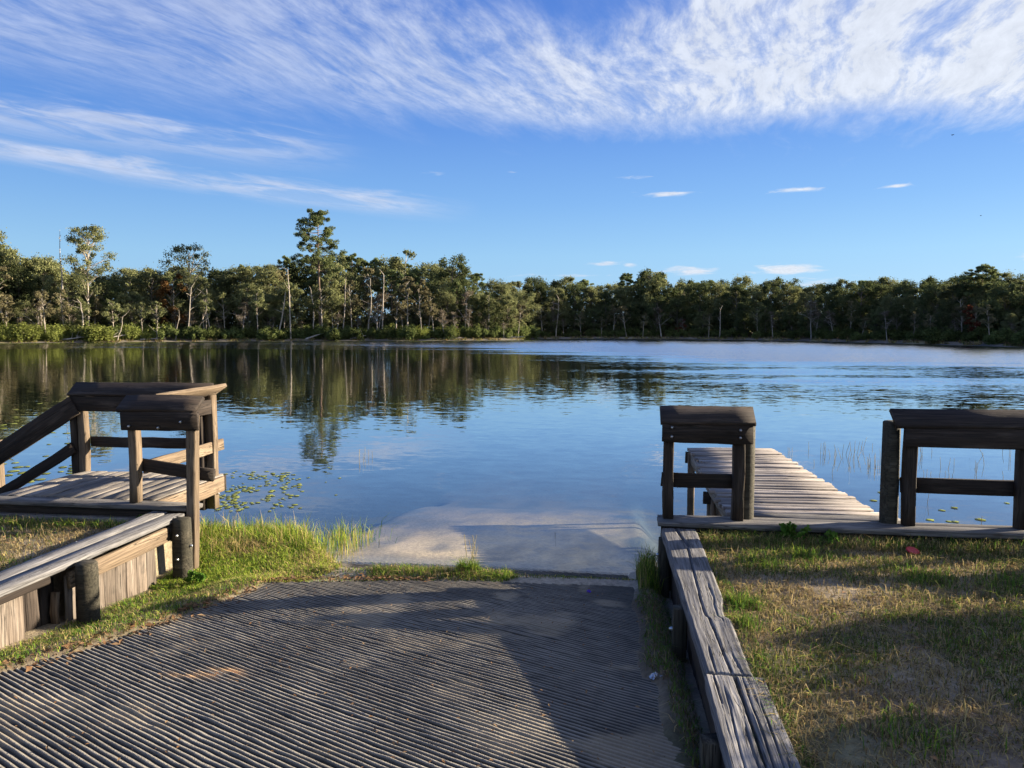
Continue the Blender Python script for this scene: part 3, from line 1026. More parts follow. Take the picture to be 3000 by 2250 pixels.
# --- left deck with rails
ld = thing('deck', (-5.3, 7.6, 0), 'small weathered plank deck at the water left of the boat ramp', 'deck')
x = -4.535
k = 0
while x > -6.2:
    board('deck_plank', (x, 6.93, ZD - .02), (x + .003, 8.27, ZD - .02), .139, .04, M['deck_wood'], ld, segs=6)
    x -= .1455
board('front_board', (-9.0, 6.80, ZD - .024), (-3.95, 6.80, ZD - .022), .20, .045, M['grey_wood'], ld, segs=12)
board('front_beam', (-9.0, 6.78, .56), (-3.97, 6.78, .56), .15, .05, M['brown_wood'], ld, up=(0, -1, 0), segs=10)
board('front_beam', (-9.0, 6.70, .485), (-4.30, 6.70, .50), .10, .09, M['grey_wood'], ld, up=(0, -1, 0), segs=10)
board('side_fascia', (-4.44, 6.92, .575), (-4.44, 8.20, .575), .17, .04, M['tan_wood'], ld, up=(1, 0, 0))
board('back_fascia', (-6.25, 8.30, .57), (-4.46, 8.30, .57), .17, .04, M['brown_wood'], ld, up=(0, -1, 0))
board('joist', (-6.2, 6.95, .55), (-6.2, 8.25, .55), .14, .04, M['brown_wood'], ld, up=(1, 0, 0))
for (x, y_) in ((-6.15, 8.35), (-5.3, 8.4), (-6.15, 7.2)):
    board('leg', (x, y_, -1.6), (x, y_, .6), .09, .09, M['brown_wood'], ld, up=(0, -1, 0), segs=3)
x = -9.0
while x < -4.4:
    board('sheet_plank', (x, 6.90, -.9), (x, 6.90, .60), .14, .03, M['brown_wood'], ld, up=(0, -1, 0), segs=2)
    x += .146

lr = thing('guard_rail', (-4.3, 6.82, ZD), 'short timber guard rail at the end of the tan plank wall', 'railing')
board('post', (-4.582, 6.82, ZD), (-4.582, 6.82, 1.52), .089, .089, M['tan_wood'], lr, up=(0, -1, 0), segs=4)
board('post', (-3.955, 6.70, -.05), (-3.965, 6.80, 1.52), .089, .089, M['tan_wood'], lr, up=(0, -1, 0), segs=6)
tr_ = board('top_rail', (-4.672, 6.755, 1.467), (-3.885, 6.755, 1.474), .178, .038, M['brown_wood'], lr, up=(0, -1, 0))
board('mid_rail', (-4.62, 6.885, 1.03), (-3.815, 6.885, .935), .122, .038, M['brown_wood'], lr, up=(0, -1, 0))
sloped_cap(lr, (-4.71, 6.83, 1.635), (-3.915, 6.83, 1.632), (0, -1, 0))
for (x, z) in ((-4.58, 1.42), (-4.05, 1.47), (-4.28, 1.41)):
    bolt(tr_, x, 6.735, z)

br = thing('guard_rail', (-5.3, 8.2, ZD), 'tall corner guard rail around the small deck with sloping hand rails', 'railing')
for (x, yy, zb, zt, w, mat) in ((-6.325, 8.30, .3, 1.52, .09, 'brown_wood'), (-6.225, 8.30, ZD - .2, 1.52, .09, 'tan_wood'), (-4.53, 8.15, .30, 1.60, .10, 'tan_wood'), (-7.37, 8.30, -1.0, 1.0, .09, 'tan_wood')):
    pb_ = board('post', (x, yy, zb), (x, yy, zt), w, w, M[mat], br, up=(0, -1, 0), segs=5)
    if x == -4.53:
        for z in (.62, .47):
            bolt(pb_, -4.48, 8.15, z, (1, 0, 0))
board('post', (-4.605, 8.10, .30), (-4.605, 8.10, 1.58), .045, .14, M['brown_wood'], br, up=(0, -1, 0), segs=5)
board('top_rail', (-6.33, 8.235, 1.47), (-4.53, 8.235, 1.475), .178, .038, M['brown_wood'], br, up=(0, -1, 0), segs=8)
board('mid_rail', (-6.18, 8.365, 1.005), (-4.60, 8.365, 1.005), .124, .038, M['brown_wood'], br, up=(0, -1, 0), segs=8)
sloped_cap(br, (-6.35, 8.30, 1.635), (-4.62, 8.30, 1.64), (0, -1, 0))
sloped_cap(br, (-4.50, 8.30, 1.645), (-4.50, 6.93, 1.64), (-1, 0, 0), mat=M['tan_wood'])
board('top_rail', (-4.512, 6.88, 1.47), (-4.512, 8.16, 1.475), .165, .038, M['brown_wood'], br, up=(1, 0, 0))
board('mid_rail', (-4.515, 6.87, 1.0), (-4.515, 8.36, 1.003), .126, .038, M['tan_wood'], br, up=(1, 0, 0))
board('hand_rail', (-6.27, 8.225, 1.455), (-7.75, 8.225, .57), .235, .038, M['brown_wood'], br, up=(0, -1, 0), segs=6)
board('hand_rail', (-6.30, 8.225, .945), (-7.75, 8.225, .10), .125, .038, M['brown_wood'], br, up=(0, -1, 0), segs=6)
# ------------------------------------------------------------------ trees
def tube(pts, rad, n=6):
    pts = np.asarray(pts, float); rad = np.asarray(rad, float)
    m = len(pts)
    tan = np.gradient(pts, axis=0)
    tan /= np.linalg.norm(tan, axis=1)[:, None] + 1e-9
    ref = np.where(np.abs(tan[:, 2:3]) > .9, np.array([[1.0, 0, 0]]), np.array([[0, 0, 1.0]]))
    a = np.cross(tan, ref); a /= np.linalg.norm(a, axis=1)[:, None] + 1e-9
    b = np.cross(tan, a)
    ang = np.linspace(0, 2 * np.pi, n, endpoint=False)
    V = (pts[:, None, :] + rad[:, None, None] * (np.cos(ang)[None, :, None] * a[:, None, :] + np.sin(ang)[None, :, None] * b[:, None, :])).reshape(-1, 3)
    k = np.arange(n)
    Q = np.concatenate([np.column_stack([i * n + k, i * n + (k + 1) % n, (i + 1) * n + (k + 1) % n, (i + 1) * n + k]) for i in range(m - 1)])
    return V, Q


class Geo:
    def __init__(self):
        self.V = []; self.Q = []; self.n = 0

    def add(self, V, Q):
        self.V.append(V); self.Q.append(Q + self.n); self.n += len(V)

    def mesh(self, name, mat, smooth=False):
        return mesh_np(name, np.concatenate(self.V), np.concatenate(self.Q), smooth=smooth, mat=mat)


def leaves(centers, radii, n, size, rng, aspect=.55, flat=1.0, shell=2.2):
    """rhombic leaf sprays scattered through ellipsoid clumps"""
    C = np.repeat(np.asarray(centers, float), n, axis=0)
    Rr = np.repeat(np.asarray(radii, float), n, axis=0)
    N = len(C)
    d = rng.normal(size=(N, 3)); d /= np.linalg.norm(d, axis=1)[:, None]
    rr = rng.random(N) ** (1 / shell)
    p = C + d * rr[:, None] * Rr * np.array([1, 1, flat])
    nrm = d * .7 + rng.normal(size=(N, 3)) * .8 + np.array([0, 0, .35])
    nrm /= np.linalg.norm(nrm, axis=1)[:, None]
    t = np.cross(nrm, rng.normal(size=(N, 3))); t /= np.linalg.norm(t, axis=1)[:, None] + 1e-9
    b = np.cross(nrm, t)
    s = size * rng.uniform(.6, 1.35, N)[:, None]
    bend = nrm * s * .18
    V = np.stack([p - t * s * .5 - bend, p + b * s * aspect * .5, p + t * s * .5 - bend, p - b * s * aspect * .5], 1).reshape(-1, 3)
    Q = np.arange(N * 4).reshape(-1, 4)
    return V, Q


def curve(a, b, rng, n=6, wob=.06, sag=0.0):
    a, b = np.asarray(a, float), np.asarray(b, float)
    t = np.linspace(0, 1, n)[:, None]
    L = np.linalg.norm(b - a)
    off = np.cumsum(rng.normal(0, wob * L / n, (n, 3)), axis=0)
    off = off - off[0] - t * 0
    return a + (b - a) * t + off * np.sin(np.pi * np.clip(t, 0, 1) * .5) + np.array([0, 0, -sag * L]) * np.sin(np.pi * t)


def tree_broad(seed, h=14., cw=7., base=.30, ncl=30, nl=130, ls=.34, leaf='oak', bark='bark', tr=.16, lean=.3, open_=0.0, flat=.8):
    rng = np.random.default_rng(seed)
    W, L = Geo(), Geo()
    top = np.array([rng.normal(0, lean), rng.normal(0, lean), h * .90])
    tp = curve((0, 0, -.4), top, rng, 9, .035)
    rad = np.linspace(tr * 1.25, .03, 9); rad[0] *= 1.25
    W.add(*tube(tp, rad, 7))
    cs, rs = [], []
    for i in range(ncl):
        f = rng.uniform(0, 1)
        zc = h * (base + (1 - base) * (f ** .8) * .94)
        g = (zc / h - base) / (1 - base)
        prof = (math.sin(math.pi * min(1, .12 + g * .86))) ** .6
        rad_ = cw * .5 * prof * math.sqrt(rng.uniform(.12, 1.0))
        a = rng.uniform(0, 6.283)
        cx_ = np.interp(zc, tp[:, 2], tp[:, 0]); cy_ = np.interp(zc, tp[:, 2], tp[:, 1])
        c = np.array([cx_ + rad_ * math.cos(a), cy_ + rad_ * math.sin(a), zc])
        r = cw * rng.uniform(.08, .20) * (1 - .3 * g)
        cs.append(c); rs.append((r, r, r * flat))
        z0 = max(h * base * .7, zc - rad_ * rng.uniform(.5, 1.1) - .4)
        s0 = np.array([np.interp(z0, tp[:, 2], tp[:, 0]), np.interp(z0, tp[:, 2], tp[:, 1]), z0])
        if rng.random() < .8:
            W.add(*tube(curve(s0, c, rng, 5, .10), np.linspace(tr * .38, .018, 5), 4))
    keep = max(10, int(nl * (1 - open_)))
    L.add(*leaves(cs, rs, keep, ls, rng))
    L.add(*leaves(cs, [tuple(1.55 * q for q in r_) for r_ in rs], keep // 4, ls * .9, rng))
    return W, L


def tree_pine(seed, h=18., base=.52, nb=34, blen=2.6, ls=.5, tr=.17, nl=90, top=1.0):
    rng = np.random.default_rng(seed)
    W, L = Geo(), Geo()
    tp = curve((0, 0, -.4), (rng.normal(0, .35), rng.normal(0, .35), h * .985), rng, 10, .012)
    W.add(*tube(tp, np.linspace(tr * 1.25, .04, 10), 7))
    cs, rs = [], []
    for i in range(nb):
        g = (i + rng.uniform(0, 1)) / nb
        z = h * (base + (1 - base) * g * .97)
        ln = blen * (0.55 + .75 * math.sin(math.pi * (.18 + .74 * g))) * rng.uniform(.45, 1.15) * (1 - .45 * g ** 3 * top)
        a = i * 2.4 + rng.normal(0, .5)
        s0 = np.array([np.interp(z, tp[:, 2], tp[:, 0]), np.interp(z, tp[:, 2], tp[:, 1]), z])
        e = s0 + np.array([math.cos(a) * ln, math.sin(a) * ln, ln * rng.uniform(.02, .42)])
        br_ = curve(s0, e, rng, 5, .08, .05)
        W.add(*tube(br_, np.linspace(.06, .018, 5), 4))
        for q in range(rng.integers(2, 4)):
            t = rng.uniform(.55, 1.05)
            c = s0 + (e - s0) * t + rng.normal(0, .28, 3)
            r = rng.uniform(.30, .72) * (blen / 2.6) ** .5
            cs.append(c); rs.append((r, r, r * .62))
    for q in range(5):
        c = tp[-1] + rng.normal(0, .35, 3) * np.array([1, 1, .6]) - np.array([0, 0, .3])
        cs.append(c); rs.append((.6, .6, .5))
    L.add(*leaves(cs, rs, nl, ls, rng, aspect=.30, shell=2.6))
    return W, L


def tree_bare(seed, h=8., nbr=14, tr=.09, twig=0, ls=.3, leaf=None, lean=.8, spread=.35, nl=40, start=.35):
    """bare or nearly bare tree: stem, limbs, twigs and optionally a thin scatter of leaves"""
    rng = np.random.default_rng(seed)
    W, L = Geo(), Geo()
    tp = curve((0, 0, -.3), (rng.normal(0, lean), rng.normal(0, lean), h), rng, 9, .05)
    W.add(*tube(tp, np.linspace(tr * 1.2, .02, 9), 6))
    cs, rs = [], []
    for i in range(nbr):
        z = h * rng.uniform(start, .97)
        s0 = np.array([np.interp(z, tp[:, 2], tp[:, 0]), np.interp(z, tp[:, 2], tp[:, 1]), z])
        a = rng.uniform(0, 6.283)
        ln = h * spread * rng.uniform(.3, 1.0) * (1.15 - z / h)
        e = s0 + np.array([math.cos(a) * ln, math.sin(a) * ln, ln * rng.uniform(.3, 1.2)])
        bp = curve(s0, e, rng, 5, .16)
        W.add(*tube(bp, np.linspace(tr * .42, .014, 5), 4))
        for q in range(twig):
            t = rng.integers(1, 5)
            e2 = bp[t] + rng.normal(0, .35 * ln + .15, 3) + np.array([0, 0, .2 * ln])
            W.add(*tube(curve(bp[t], e2, rng, 3, .2), np.linspace(.022, .008, 3), 3))
            cs.append(e2); rs.append((.45, .45, .38))
        cs.append(e); rs.append((.55, .55, .45))
    if leaf:
        L.add(*leaves(cs, rs, nl, ls, rng, shell=3))
    return W, L


def shrub_geo(seed, h=1.8, w=2.2, ncl=16, nl=120, ls=.2, upright=.4):
    rng = np.random.default_rng(seed)
    W, L = Geo(), Geo()
    cs, rs = [], []
    for i in range(ncl):
        a = rng.uniform(0, 6.283); q = math.sqrt(rng.random())
        zc = h * rng.uniform(.18, .86) * (1 - .45 * q * q)
        c = np.array([math.cos(a) * q * w * .45, math.sin(a) * q * w * .45, zc])
        r = rng.uniform(.16, .30) * (h + w) * .5
        cs.append(c); rs.append((r * .8, r * .8, r * (.75 + upright)))
        W.add(*tube(curve((c[0] * .3, c[1] * .3, -.15), c, rng, 4, .12), np.linspace(.03, .008, 4), 4))
    L.add(*leaves(cs, rs, nl, ls, rng, shell=2.4))
    return W, L


PROTO = {}


def proto(key, geo, leaf, bark, height):
    W, L = geo
    PROTO[key] = (W.mesh('trunk', M[bark], True), L.mesh('crown', M[leaf]) if L.n else None, height)


for i in range(5):
    proto('oak%d' % i, tree_broad(100 + i, 14, 7.8 + (i % 3), .14 + .05 * (i % 2), 58 + 3 * i, 130), 'oak', 'bark', 14)
for i in range(4):
    proto('dark%d' % i, tree_broad(120 + i, 13, 8 + (i % 2), .10, 62, 130, flat=.85), 'dark', 'bark', 13)
for i in range(4):
    proto('pine%d' % i, tree_pine(140 + i, 18, .50 + .05 * (i % 3), 32 + 3 * i), 'pine', 'pinebark', 18)
for i in range(4):
    proto('sparse%d' % i, tree_broad(160 + i, 12, 4.6, .42, 20, 75, ls=.38, tr=.13, lean=.8, flat=.7), 'sparse', 'palebark', 12)
for i in range(3):
    proto('thin%d' % i, tree_broad(170 + i, 13, 5.4, .48, 22, 90, ls=.38, tr=.14, lean=.6, flat=.7), 'oak', 'palebark', 13)
for i in range(4):
    proto('bare%d' % i, tree_bare(180 + i, 8, 13, .10, 3, lean=.9, leaf='greyt', nl=16, ls=.22), 'greyt', 'deadwood', 8)
for i in range(2):
    proto('rust%d' % i, tree_broad(190 + i, 10, 4.6, .18, 26, 110, ls=.36), 'rust', 'bark', 10)
proto('red0', tree_broad(195, 5, 2.6, .25, 14, 60, ls=.28, tr=.06), 'red', 'bark', 5)
for i in range(4):
    proto('shrub%d' % i, shrub_geo(200 + i, 1.9, 3.0, 26, 80, .20, .8), 'shrub', 'bark', 1.9)
for i in range(3):
    proto('dull%d' % i, shrub_geo(210 + i, 2.2, 3.0, 18, 110, .26, .3), 'shrub2', 'bark', 2.2)


def plant(key, x, y, h, name, label, cat, group=None, rz=None, fat=1.0, rng=random.Random(3)):
    tm, cm, nat = PROTO[key]
    z = gz(x, y)
    s = h / nat
    o = thing(name, (x, y, z), label, cat, group, rng.uniform(0, 6.28) if rz is None else rz)
    o.scale = (s * fat, s * fat, s)
    link('trunk' if cat == 'tree' else 'stem', tm, o)
    if cm is not None:
        link('crown' if cat == 'tree' else 'foliage', cm, o)
    return o


# tree-top outline of the far forest: pixel column -> pixel row
PROF = np.array([(-200, 660), (0, 660), (45, 725), (130, 735), (200, 790), (330, 785), (420, 785), (480, 770), (620, 785), (690, 770), (770, 748), (850, 748), (900, 760), (1000, 745), (1080, 735), (1180, 750),
                 (1250, 768), (1330, 768), (1400, 805), (1550, 815), (1640, 806), (1720, 818), (1800, 812), (1910, 796), (1990, 808), (2060, 815), (2140, 806), (2210, 828), (2270, 805), (2340, 818), (2430, 812),
                 (2520, 815), (2700, 812), (2800, 806), (2860, 795), (2930, 800), (3000, 812), (3300, 806)], float)


def top_h(px, dist):
    ty = np.interp(px, PROF[:, 0], PROF[:, 1])
    return CAMH + (HOR - ty) / F * dist


def shore_xy(px, back):
    a = az_of(px)
    r = float(Rshore(np.array([a]))[0]) + back
    return r * math.sin(R(a)), r * math.cos(R(a)), r


NAMES = {'oak': ('broadleaf_tree', 'olive green broadleaf tree'), 'dark': ('evergreen_tree', 'dark rounded evergreen tree'), 'pine': ('pine_tree', 'ordinary pine with bare trunk'),
         'sparse': ('bank_tree', 'thin tan tree with pale trunk'), 'thin': ('bank_tree', 'slim green-topped tree with pale trunk'), 'bare': ('bare_tree', 'leafless grey tree')}


def zone(px):
    return 'the shrubby bank' if px < 640 else ('the pine stand' if px < 1440 else ('the recessed cove' if px < 2230 else 'the shaded shore'))


def put_tree(kind, px, back, hf, rng, row):
    x, y, r = shore_xy(px, back)
    d = r * math.cos(R(az_of(px) + 7.6))
    hh = top_h(px, d) * hf - gz(x, y)
    nv = sum(1 for k in PROTO if k.startswith(kind))
    nm, lb = NAMES[kind]
    fat = rng.uniform(.85, 1.2)
    lb = ('broad ' if fat > 1.07 else 'narrow ' if fat < .95 else '') + lb
    where = {0: 'on the skyline behind ', 1: 'within ', 2: 'low at the front of ', 3: 'at the water edge of '}[row] + zone(px)
    return plant('%s%d' % (kind, rng.randrange(nv)), x, y, max(2.0, hh), nm, lb + ' ' + where, 'tree', nm.replace('_', ' ') + 's ' + where, rng=rng, fat=fat)


rng = random.Random(11)


def pick(px, w):
    r = rng.random() * sum(w.values())
    for k, v in w.items():
        r -= v
        if r <= 0:
            return k
    return k


# back rows carry the skyline
px = -120
while px < 3140:
    w = {'oak': 3, 'dark': .5, 'thin': 1.2} if px < 620 else ({'pine': 3.0, 'oak': 3, 'dark': .4} if px < 1420 else {'oak': 2.2, 'dark': 3.2, 'pine': .5})
    put_tree(pick(px, w), px, rng.uniform(20, 30), rng.uniform(.88, 1.02), rng, 0)
    px += rng.uniform(34, 50)
px = -130
while px < 3150:
    w = {'oak': 3, 'dark': .6, 'thin': 1.4, 'sparse': .8} if px < 620 else ({'pine': 2.0, 'oak': 3.2, 'dark': .4, 'sparse': .6} if px < 1420 else {'oak': 2.2, 'dark': 3.2})
    put_tree(pick(px, w), px, rng.uniform(11, 17), rng.uniform(.72, .95), rng, 1)
    px += rng.uniform(50, 74) if px < 1420 else rng.uniform(40, 58)
px = -100
while px < 3150:
    w = {'oak': 2.4, 'dark': .5, 'sparse': 2.2, 'thin': 1.2, 'bare': .6} if px < 1420 else {'oak': 2.0, 'dark': 3, 'sparse': 1.2}
    put_tree(pick(px, w), px, rng.uniform(6, 9), rng.uniform(.42, .72), rng, 2)
    px += rng.uniform(50, 78)
# thin pale trees and bare trees right on the bank
px = -60
while px < 3100:
    k = pick(px, {'sparse': 2.2, 'thin': 1.2, 'bare': 2.2}) if px < 1500 else pick(px, {'sparse': 2, 'bare': 1.6, 'thin': .5})
    hf = (rng.uniform(.42, .82) if px < 1450 else rng.uniform(.35, .6)) if k != 'bare' else rng.uniform(.22, .5)
    put_tree(k, px, rng.uniform(2.2, 5), hf, rng, 3)
    px += rng.uniform(28, 60) if px < 1450 else rng.uniform(40, 85)

# the depth of the wood behind the trees one can tell apart
rg = np.random.default_rng(77)
cs, rs = [], []
for a in np.arange(az_of(-350), az_of(3500), .16):
    r0 = float(Rshore(np.array([a]))[0])
    pxx = px_of(a)
    cs.append(((r0 + 27) * math.sin(R(a)), (r0 + 27) * math.cos(R(a)), rg.uniform(1.2, 3.0))); rs.append((1.6, 1.6, 1.5))
    for b in (rg.uniform(9, 14), rg.uniform(18, 24), rg.uniform(32, 40)):
        r = r0 + b
        hm = float(top_h(pxx, r)) * (.30 if b < 15 else .5 if b < 28 else .72)
        zc = rg.uniform(.15, .9) * hm + 1.0
        cs.append((r * math.sin(R(a)), r * math.cos(R(a)), zc)); q = rg.uniform(1.0, 2.0)
        rs.append((q, q, q * .9))
V, Q = leaves(cs, rs, 46, .75, rg)
tag(link('far_wood', mesh_np('far_wood', V, Q, mat=M['oak'])), 'deep green undergrowth and crowns filling the wood behind the shore trees', 'wood', kind='stuff')

# trees one can single out
def hero(key, px, back, topy, name, label, rz=0.0, fat=1.0):
    x, y, r = shore_xy(px, back)
    d = r * math.cos(R(az_of(px) + 7.6))
    h = CAMH + (HOR - topy) / F * d - gz(x, y)
    return plant(key, x, y, h, name, label, 'tree', None, rz, fat)


proto('tallpine', tree_pine(301, 24, .50, 64, 4.0, ls=.46, tr=.26, nl=85), 'pine', 'pinebark', 24)
hero('tallpine', 940, 7, 622, 'pine_tree', 'tallest pine, its layered crown standing clear above the far forest', fat=1.0)
proto('talloak', tree_broad(305, 21, 7.8, .40, 60, 85, ls=.34, tr=.2, lean=.5, flat=.8), 'oak', 'palebark', 21)
hero('talloak', 262, 8, 655, 'broadleaf_tree', 'tall open-crowned tree with a long pale trunk beside a dead snag')
proto('snag', tree_bare(310, 18, 4, .20, 0, lean=.5, spread=.10, start=.72), 'greyt', 'deadwood', 18)
hero('snag', 190, 10, 676, 'dead_tree', 'tall forked dead snag without branches above the far forest')
proto('airy', tree_broad(312, 16, 8.4, .45, 44, 70, ls=.32, tr=.15, lean=.4, flat=.8), 'oak', 'palebark', 16)
hero('airy', 560, 9, 716, 'broadleaf_tree', 'airy tree with spreading gappy crown above its far-bank neighbours')
hero('thin1', 1185, 18, 726, 'broadleaf_tree', 'slender tree with small round crown poking above the pines', fat=.9)
hero('dark1', 1325, 16, 745, 'broadleaf_tree', 'rounded tree rising at the low end of the pine stand', fat=.9)
hero('rust0', 512, 6, 800, 'rusty_tree', 'rust brown tree among green ones on the far bank')
hero('red0', 1990, 3.5, 928, 'red_tree', 'small red-leaved tree at the foot of the far forest')
hero('red0', 2860, 6, 880, 'red_tree', 'reddish crown against the dark shaded forest edge', rz=2)
hero('pine2', 2865, 14, 782, 'pine_tree', 'broad flat-topped pine above the dark shaded forest', fat=1.5)
hero('dark2', 1915, 14, 785, 'evergreen_tree', 'dark evergreen with a raised tip above the distant middle shore')
hero('bare1', 2375, 4, 875, 'bare_tree', 'large leafless tree with a fan of twigs before dark forest', fat=1.3)


def white_trunk(px, back, y0, y1, dx, r0, label, bend=0.0, seed=0):
    """a bare pale stem seen from foot row y0 to top row y1"""
    rg = np.random.default_rng(seed)
    x, y, r = shore_xy(px, back)
    d = r * math.cos(R(az_of(px) + 7.6))
    z0 = gz(x, y)
    h = (y0 - y1) / F * d
    wx = dx / F * d
    W = Geo()
    p = curve((0, 0, -.2), (wx, 0, h), rg, 8, .03)
    p[3:6, 0] += bend
    W.add(*tube(p, np.linspace(r0, r0 * .45, 8), 7))
    for i in range(4):
        t = rg.integers(4, 8)
        e = p[t] + np.array([rg.normal(0, 1.0), rg.normal(0, .6), rg.uniform(.2, 1.3)])
        W.add(*tube(curve(p[t], e, rg, 4, .15), np.linspace(r0 * .4, .02, 4), 4))
    o = thing('dead_tree', (x, y, z0), label, 'tree')
    link('trunk', W.mesh('trunk', M['palebark'], True), o)


white_trunk(243, 3, 935, 830, 0, .17, 'bleached dead trunk with a crooked broken top beside the tall open-crowned tree', .25, 1)
white_trunk(128, 3.5, 930, 835, -4, .12, 'straight pale trunk rising from the bright shrubs', 0, 2)
white_trunk(552, 2, 995, 845, 14, .11, 'bare pale trunk with thin top at the water edge', .0, 3)
white_trunk(618, 3, 975, 830, -8, .11, 'pale trunk with a bent shoulder standing right of a leaning stem', -.2, 4)
white_trunk(568, 3, 945, 865, 42, .10, 'pale stem leaning hard to one side above the far bank', 0, 5)
white_trunk(816, 3, 960, 825, 24, .16, 'leaning white trunk left of the straightest trunk on the far bank', .1, 6)
white_trunk(853, 2.2, 993, 790, -2, .15, 'very straight slim trunk standing at the far water edge', 0, 7)
white_trunk(922, 4, 980, 840, -8, .13, 'pale curved trunk close beside the tallest pine', .2, 8)
white_trunk(1005, 4, 960, 800, 10, .13, 'slim pale trunk right of the tallest pine', .1, 9)
white_trunk(1078, 5, 950, 775, 12, .15, 'pale trunk with a hooked top in the pine stand', .3, 10)
white_trunk(1120, 5, 945, 760, 8, .17, 'tall stout dead trunk with a short stub in the pine stand', 0, 11)
white_trunk(345, 1.2, 1000, 930, 20, .09, 'short leaning stake of dead wood at the shrubby water edge', .2, 12)
white_trunk(462, 1.2, 996, 955, 0, .08, 'short dead stump with twigs at the water edge', 0, 13)
white_trunk(515, 1.2, 996, 930, 16, .08, 'crooked thin dead stem beside the short stump', -.15, 14)
white_trunk(1628, 4, 960, 850, 8, .14, 'pale leaning trunk on the distant middle shore', .1, 15)
white_trunk(2108, 3, 992, 910, 0, .12, 'tall plain dead post of a trunk before the dark forest', 0, 16)

# shrubs along the far bank
px = -60
n_ = 0
while px < 1570:
    bright = (px < 200) or (230 < px < 330) or (350 < px < 460) or (1100 < px < 1130) or (1150 < px < 1290 and rng.random() < .6) or (1440 < px < 1580 and rng.random() < .4) or (rng.random() < .22)
    for rep in range(2 if px < 480 else 1):
        x, y, r = shore_xy(px + rng.uniform(-12, 12), rng.uniform(1.5, 5.5))
        if bright:
            n_ = rng.randrange(2)
            plant('shrub%d' % rng.randrange(4), x, y, rng.uniform(1.8, 2.7) if n_ == 0 else rng.uniform(.8, 1.7), 'shoreline_shrub', '%s bright yellow-green shrub on %s' % (('tall', 'low')[n_ % 2], zone(px)), 'shrub', 'bright shrubs on the far bank', rng=rng, fat=rng.uniform(.8, 1.7))
        else:
            plant('dull%d' % rng.randrange(3), x, y, rng.uniform(1.5, 3.0), 'shoreline_shrub', 'dull green shrub at the foot of %s' % zone(px), 'shrub', 'dull shrubs on the far bank', rng=rng, fat=1.1)
    px += rng.uniform(13, 20)
while px < 3080:
    x, y, r = shore_xy(px, rng.uniform(2.0, 6))
    plant('dull%d' % rng.randrange(3), x, y, rng.uniform(1.2, 2.6), 'shoreline_shrub', 'dull green shrub at the foot of %s' % zone(px), 'shrub', 'dull shrubs on the far bank', rng=rng, fat=1.2)
    px += rng.uniform(26, 42)

# driftwood on the far bank
for (px, ln, tilt, rz, lb) in ((945, 6.0, .33, .15, 'long white fallen log slanting out of the bank below the tallest pine'), (210, 4.5, .1, -.1, 'grey fallen trunk with roots on the left bank below bright shrubs'), (330, 5, .16, .2, 'dark fallen limb sloping to the water beside the leaning stake'),
                           (70, 3, .15, .1, 'small bleached log at the foot of the leftmost shrubs'), (450, 4, .03, 0, 'flat grey log behind the short dead stump'), (1050, 3, .2, -.2, 'small dark root snag at the far water edge'), (1330, 4, .05, .1, 'low grey log lying along the point of land'), (1500, 5, .08, 0, 'grey driftwood at the tip of the point of land')):
    x, y, r = shore_xy(px, 1.3)
    W = Geo()
    rg = np.random.default_rng(px)
    p = curve((-ln / 2, 0, .12), (ln / 2, 0, .15 + ln * tilt), rg, 7, .05)
    W.add(*tube(p, np.linspace(.16, .06, 7), 6))
    for q in range(5):
        t = rg.integers(1, 6)
        W.add(*tube(curve(p[t], p[t] + rg.normal(0, .5, 3) + np.array([0, 0, .35]), rg, 4, .15), np.linspace(.05, .012, 4), 4))
    o = link('fallen_log', W.mesh('fallen_log', M['deadwood'], True))
    o.location = (x, y, gz(x, y))
    o.rotation_euler = (0, 0, rz - R(az_of(px)))
    tag(o, lb, 'log')

# trees on the near shore, to the right of the view: they shade the lawn
proto('near0', tree_broad(401, 3.1, 3.2, .06, 46, 300, ls=.13, tr=.07, lean=.1, flat=.9), 'shrub2', 'bark', 3.1)
proto('near1', tree_broad(402, 3.1, 3.4, .06, 46, 300, ls=.13, tr=.07, lean=.1, flat=.9), 'shrub2', 'bark', 3.1)
proto('near2', tree_broad(403, 9, 6.5, .35, 46, 260, ls=.2, tr=.16, lean=.3), 'oak', 'bark', 9)
for (k, x, y, h, lb) in (('near0', 7.3, 3.5, 1.95, 'leafy bush on the lawn east of the ramp, southern of the row'), ('near1', 7.2, 5.0, 1.9, 'leafy bush in the middle of the row east of the lawn'), ('near0', 7.4, 6.6, 1.85, 'leafy bush of the row next to the bulkhead'), ('near1', 7.6, 4.2, 1.9, 'leafy bush set back between two bushes of the row')):
    plant(k, x, y, h, 'bush', lb, 'bush', None, None, 1.1)

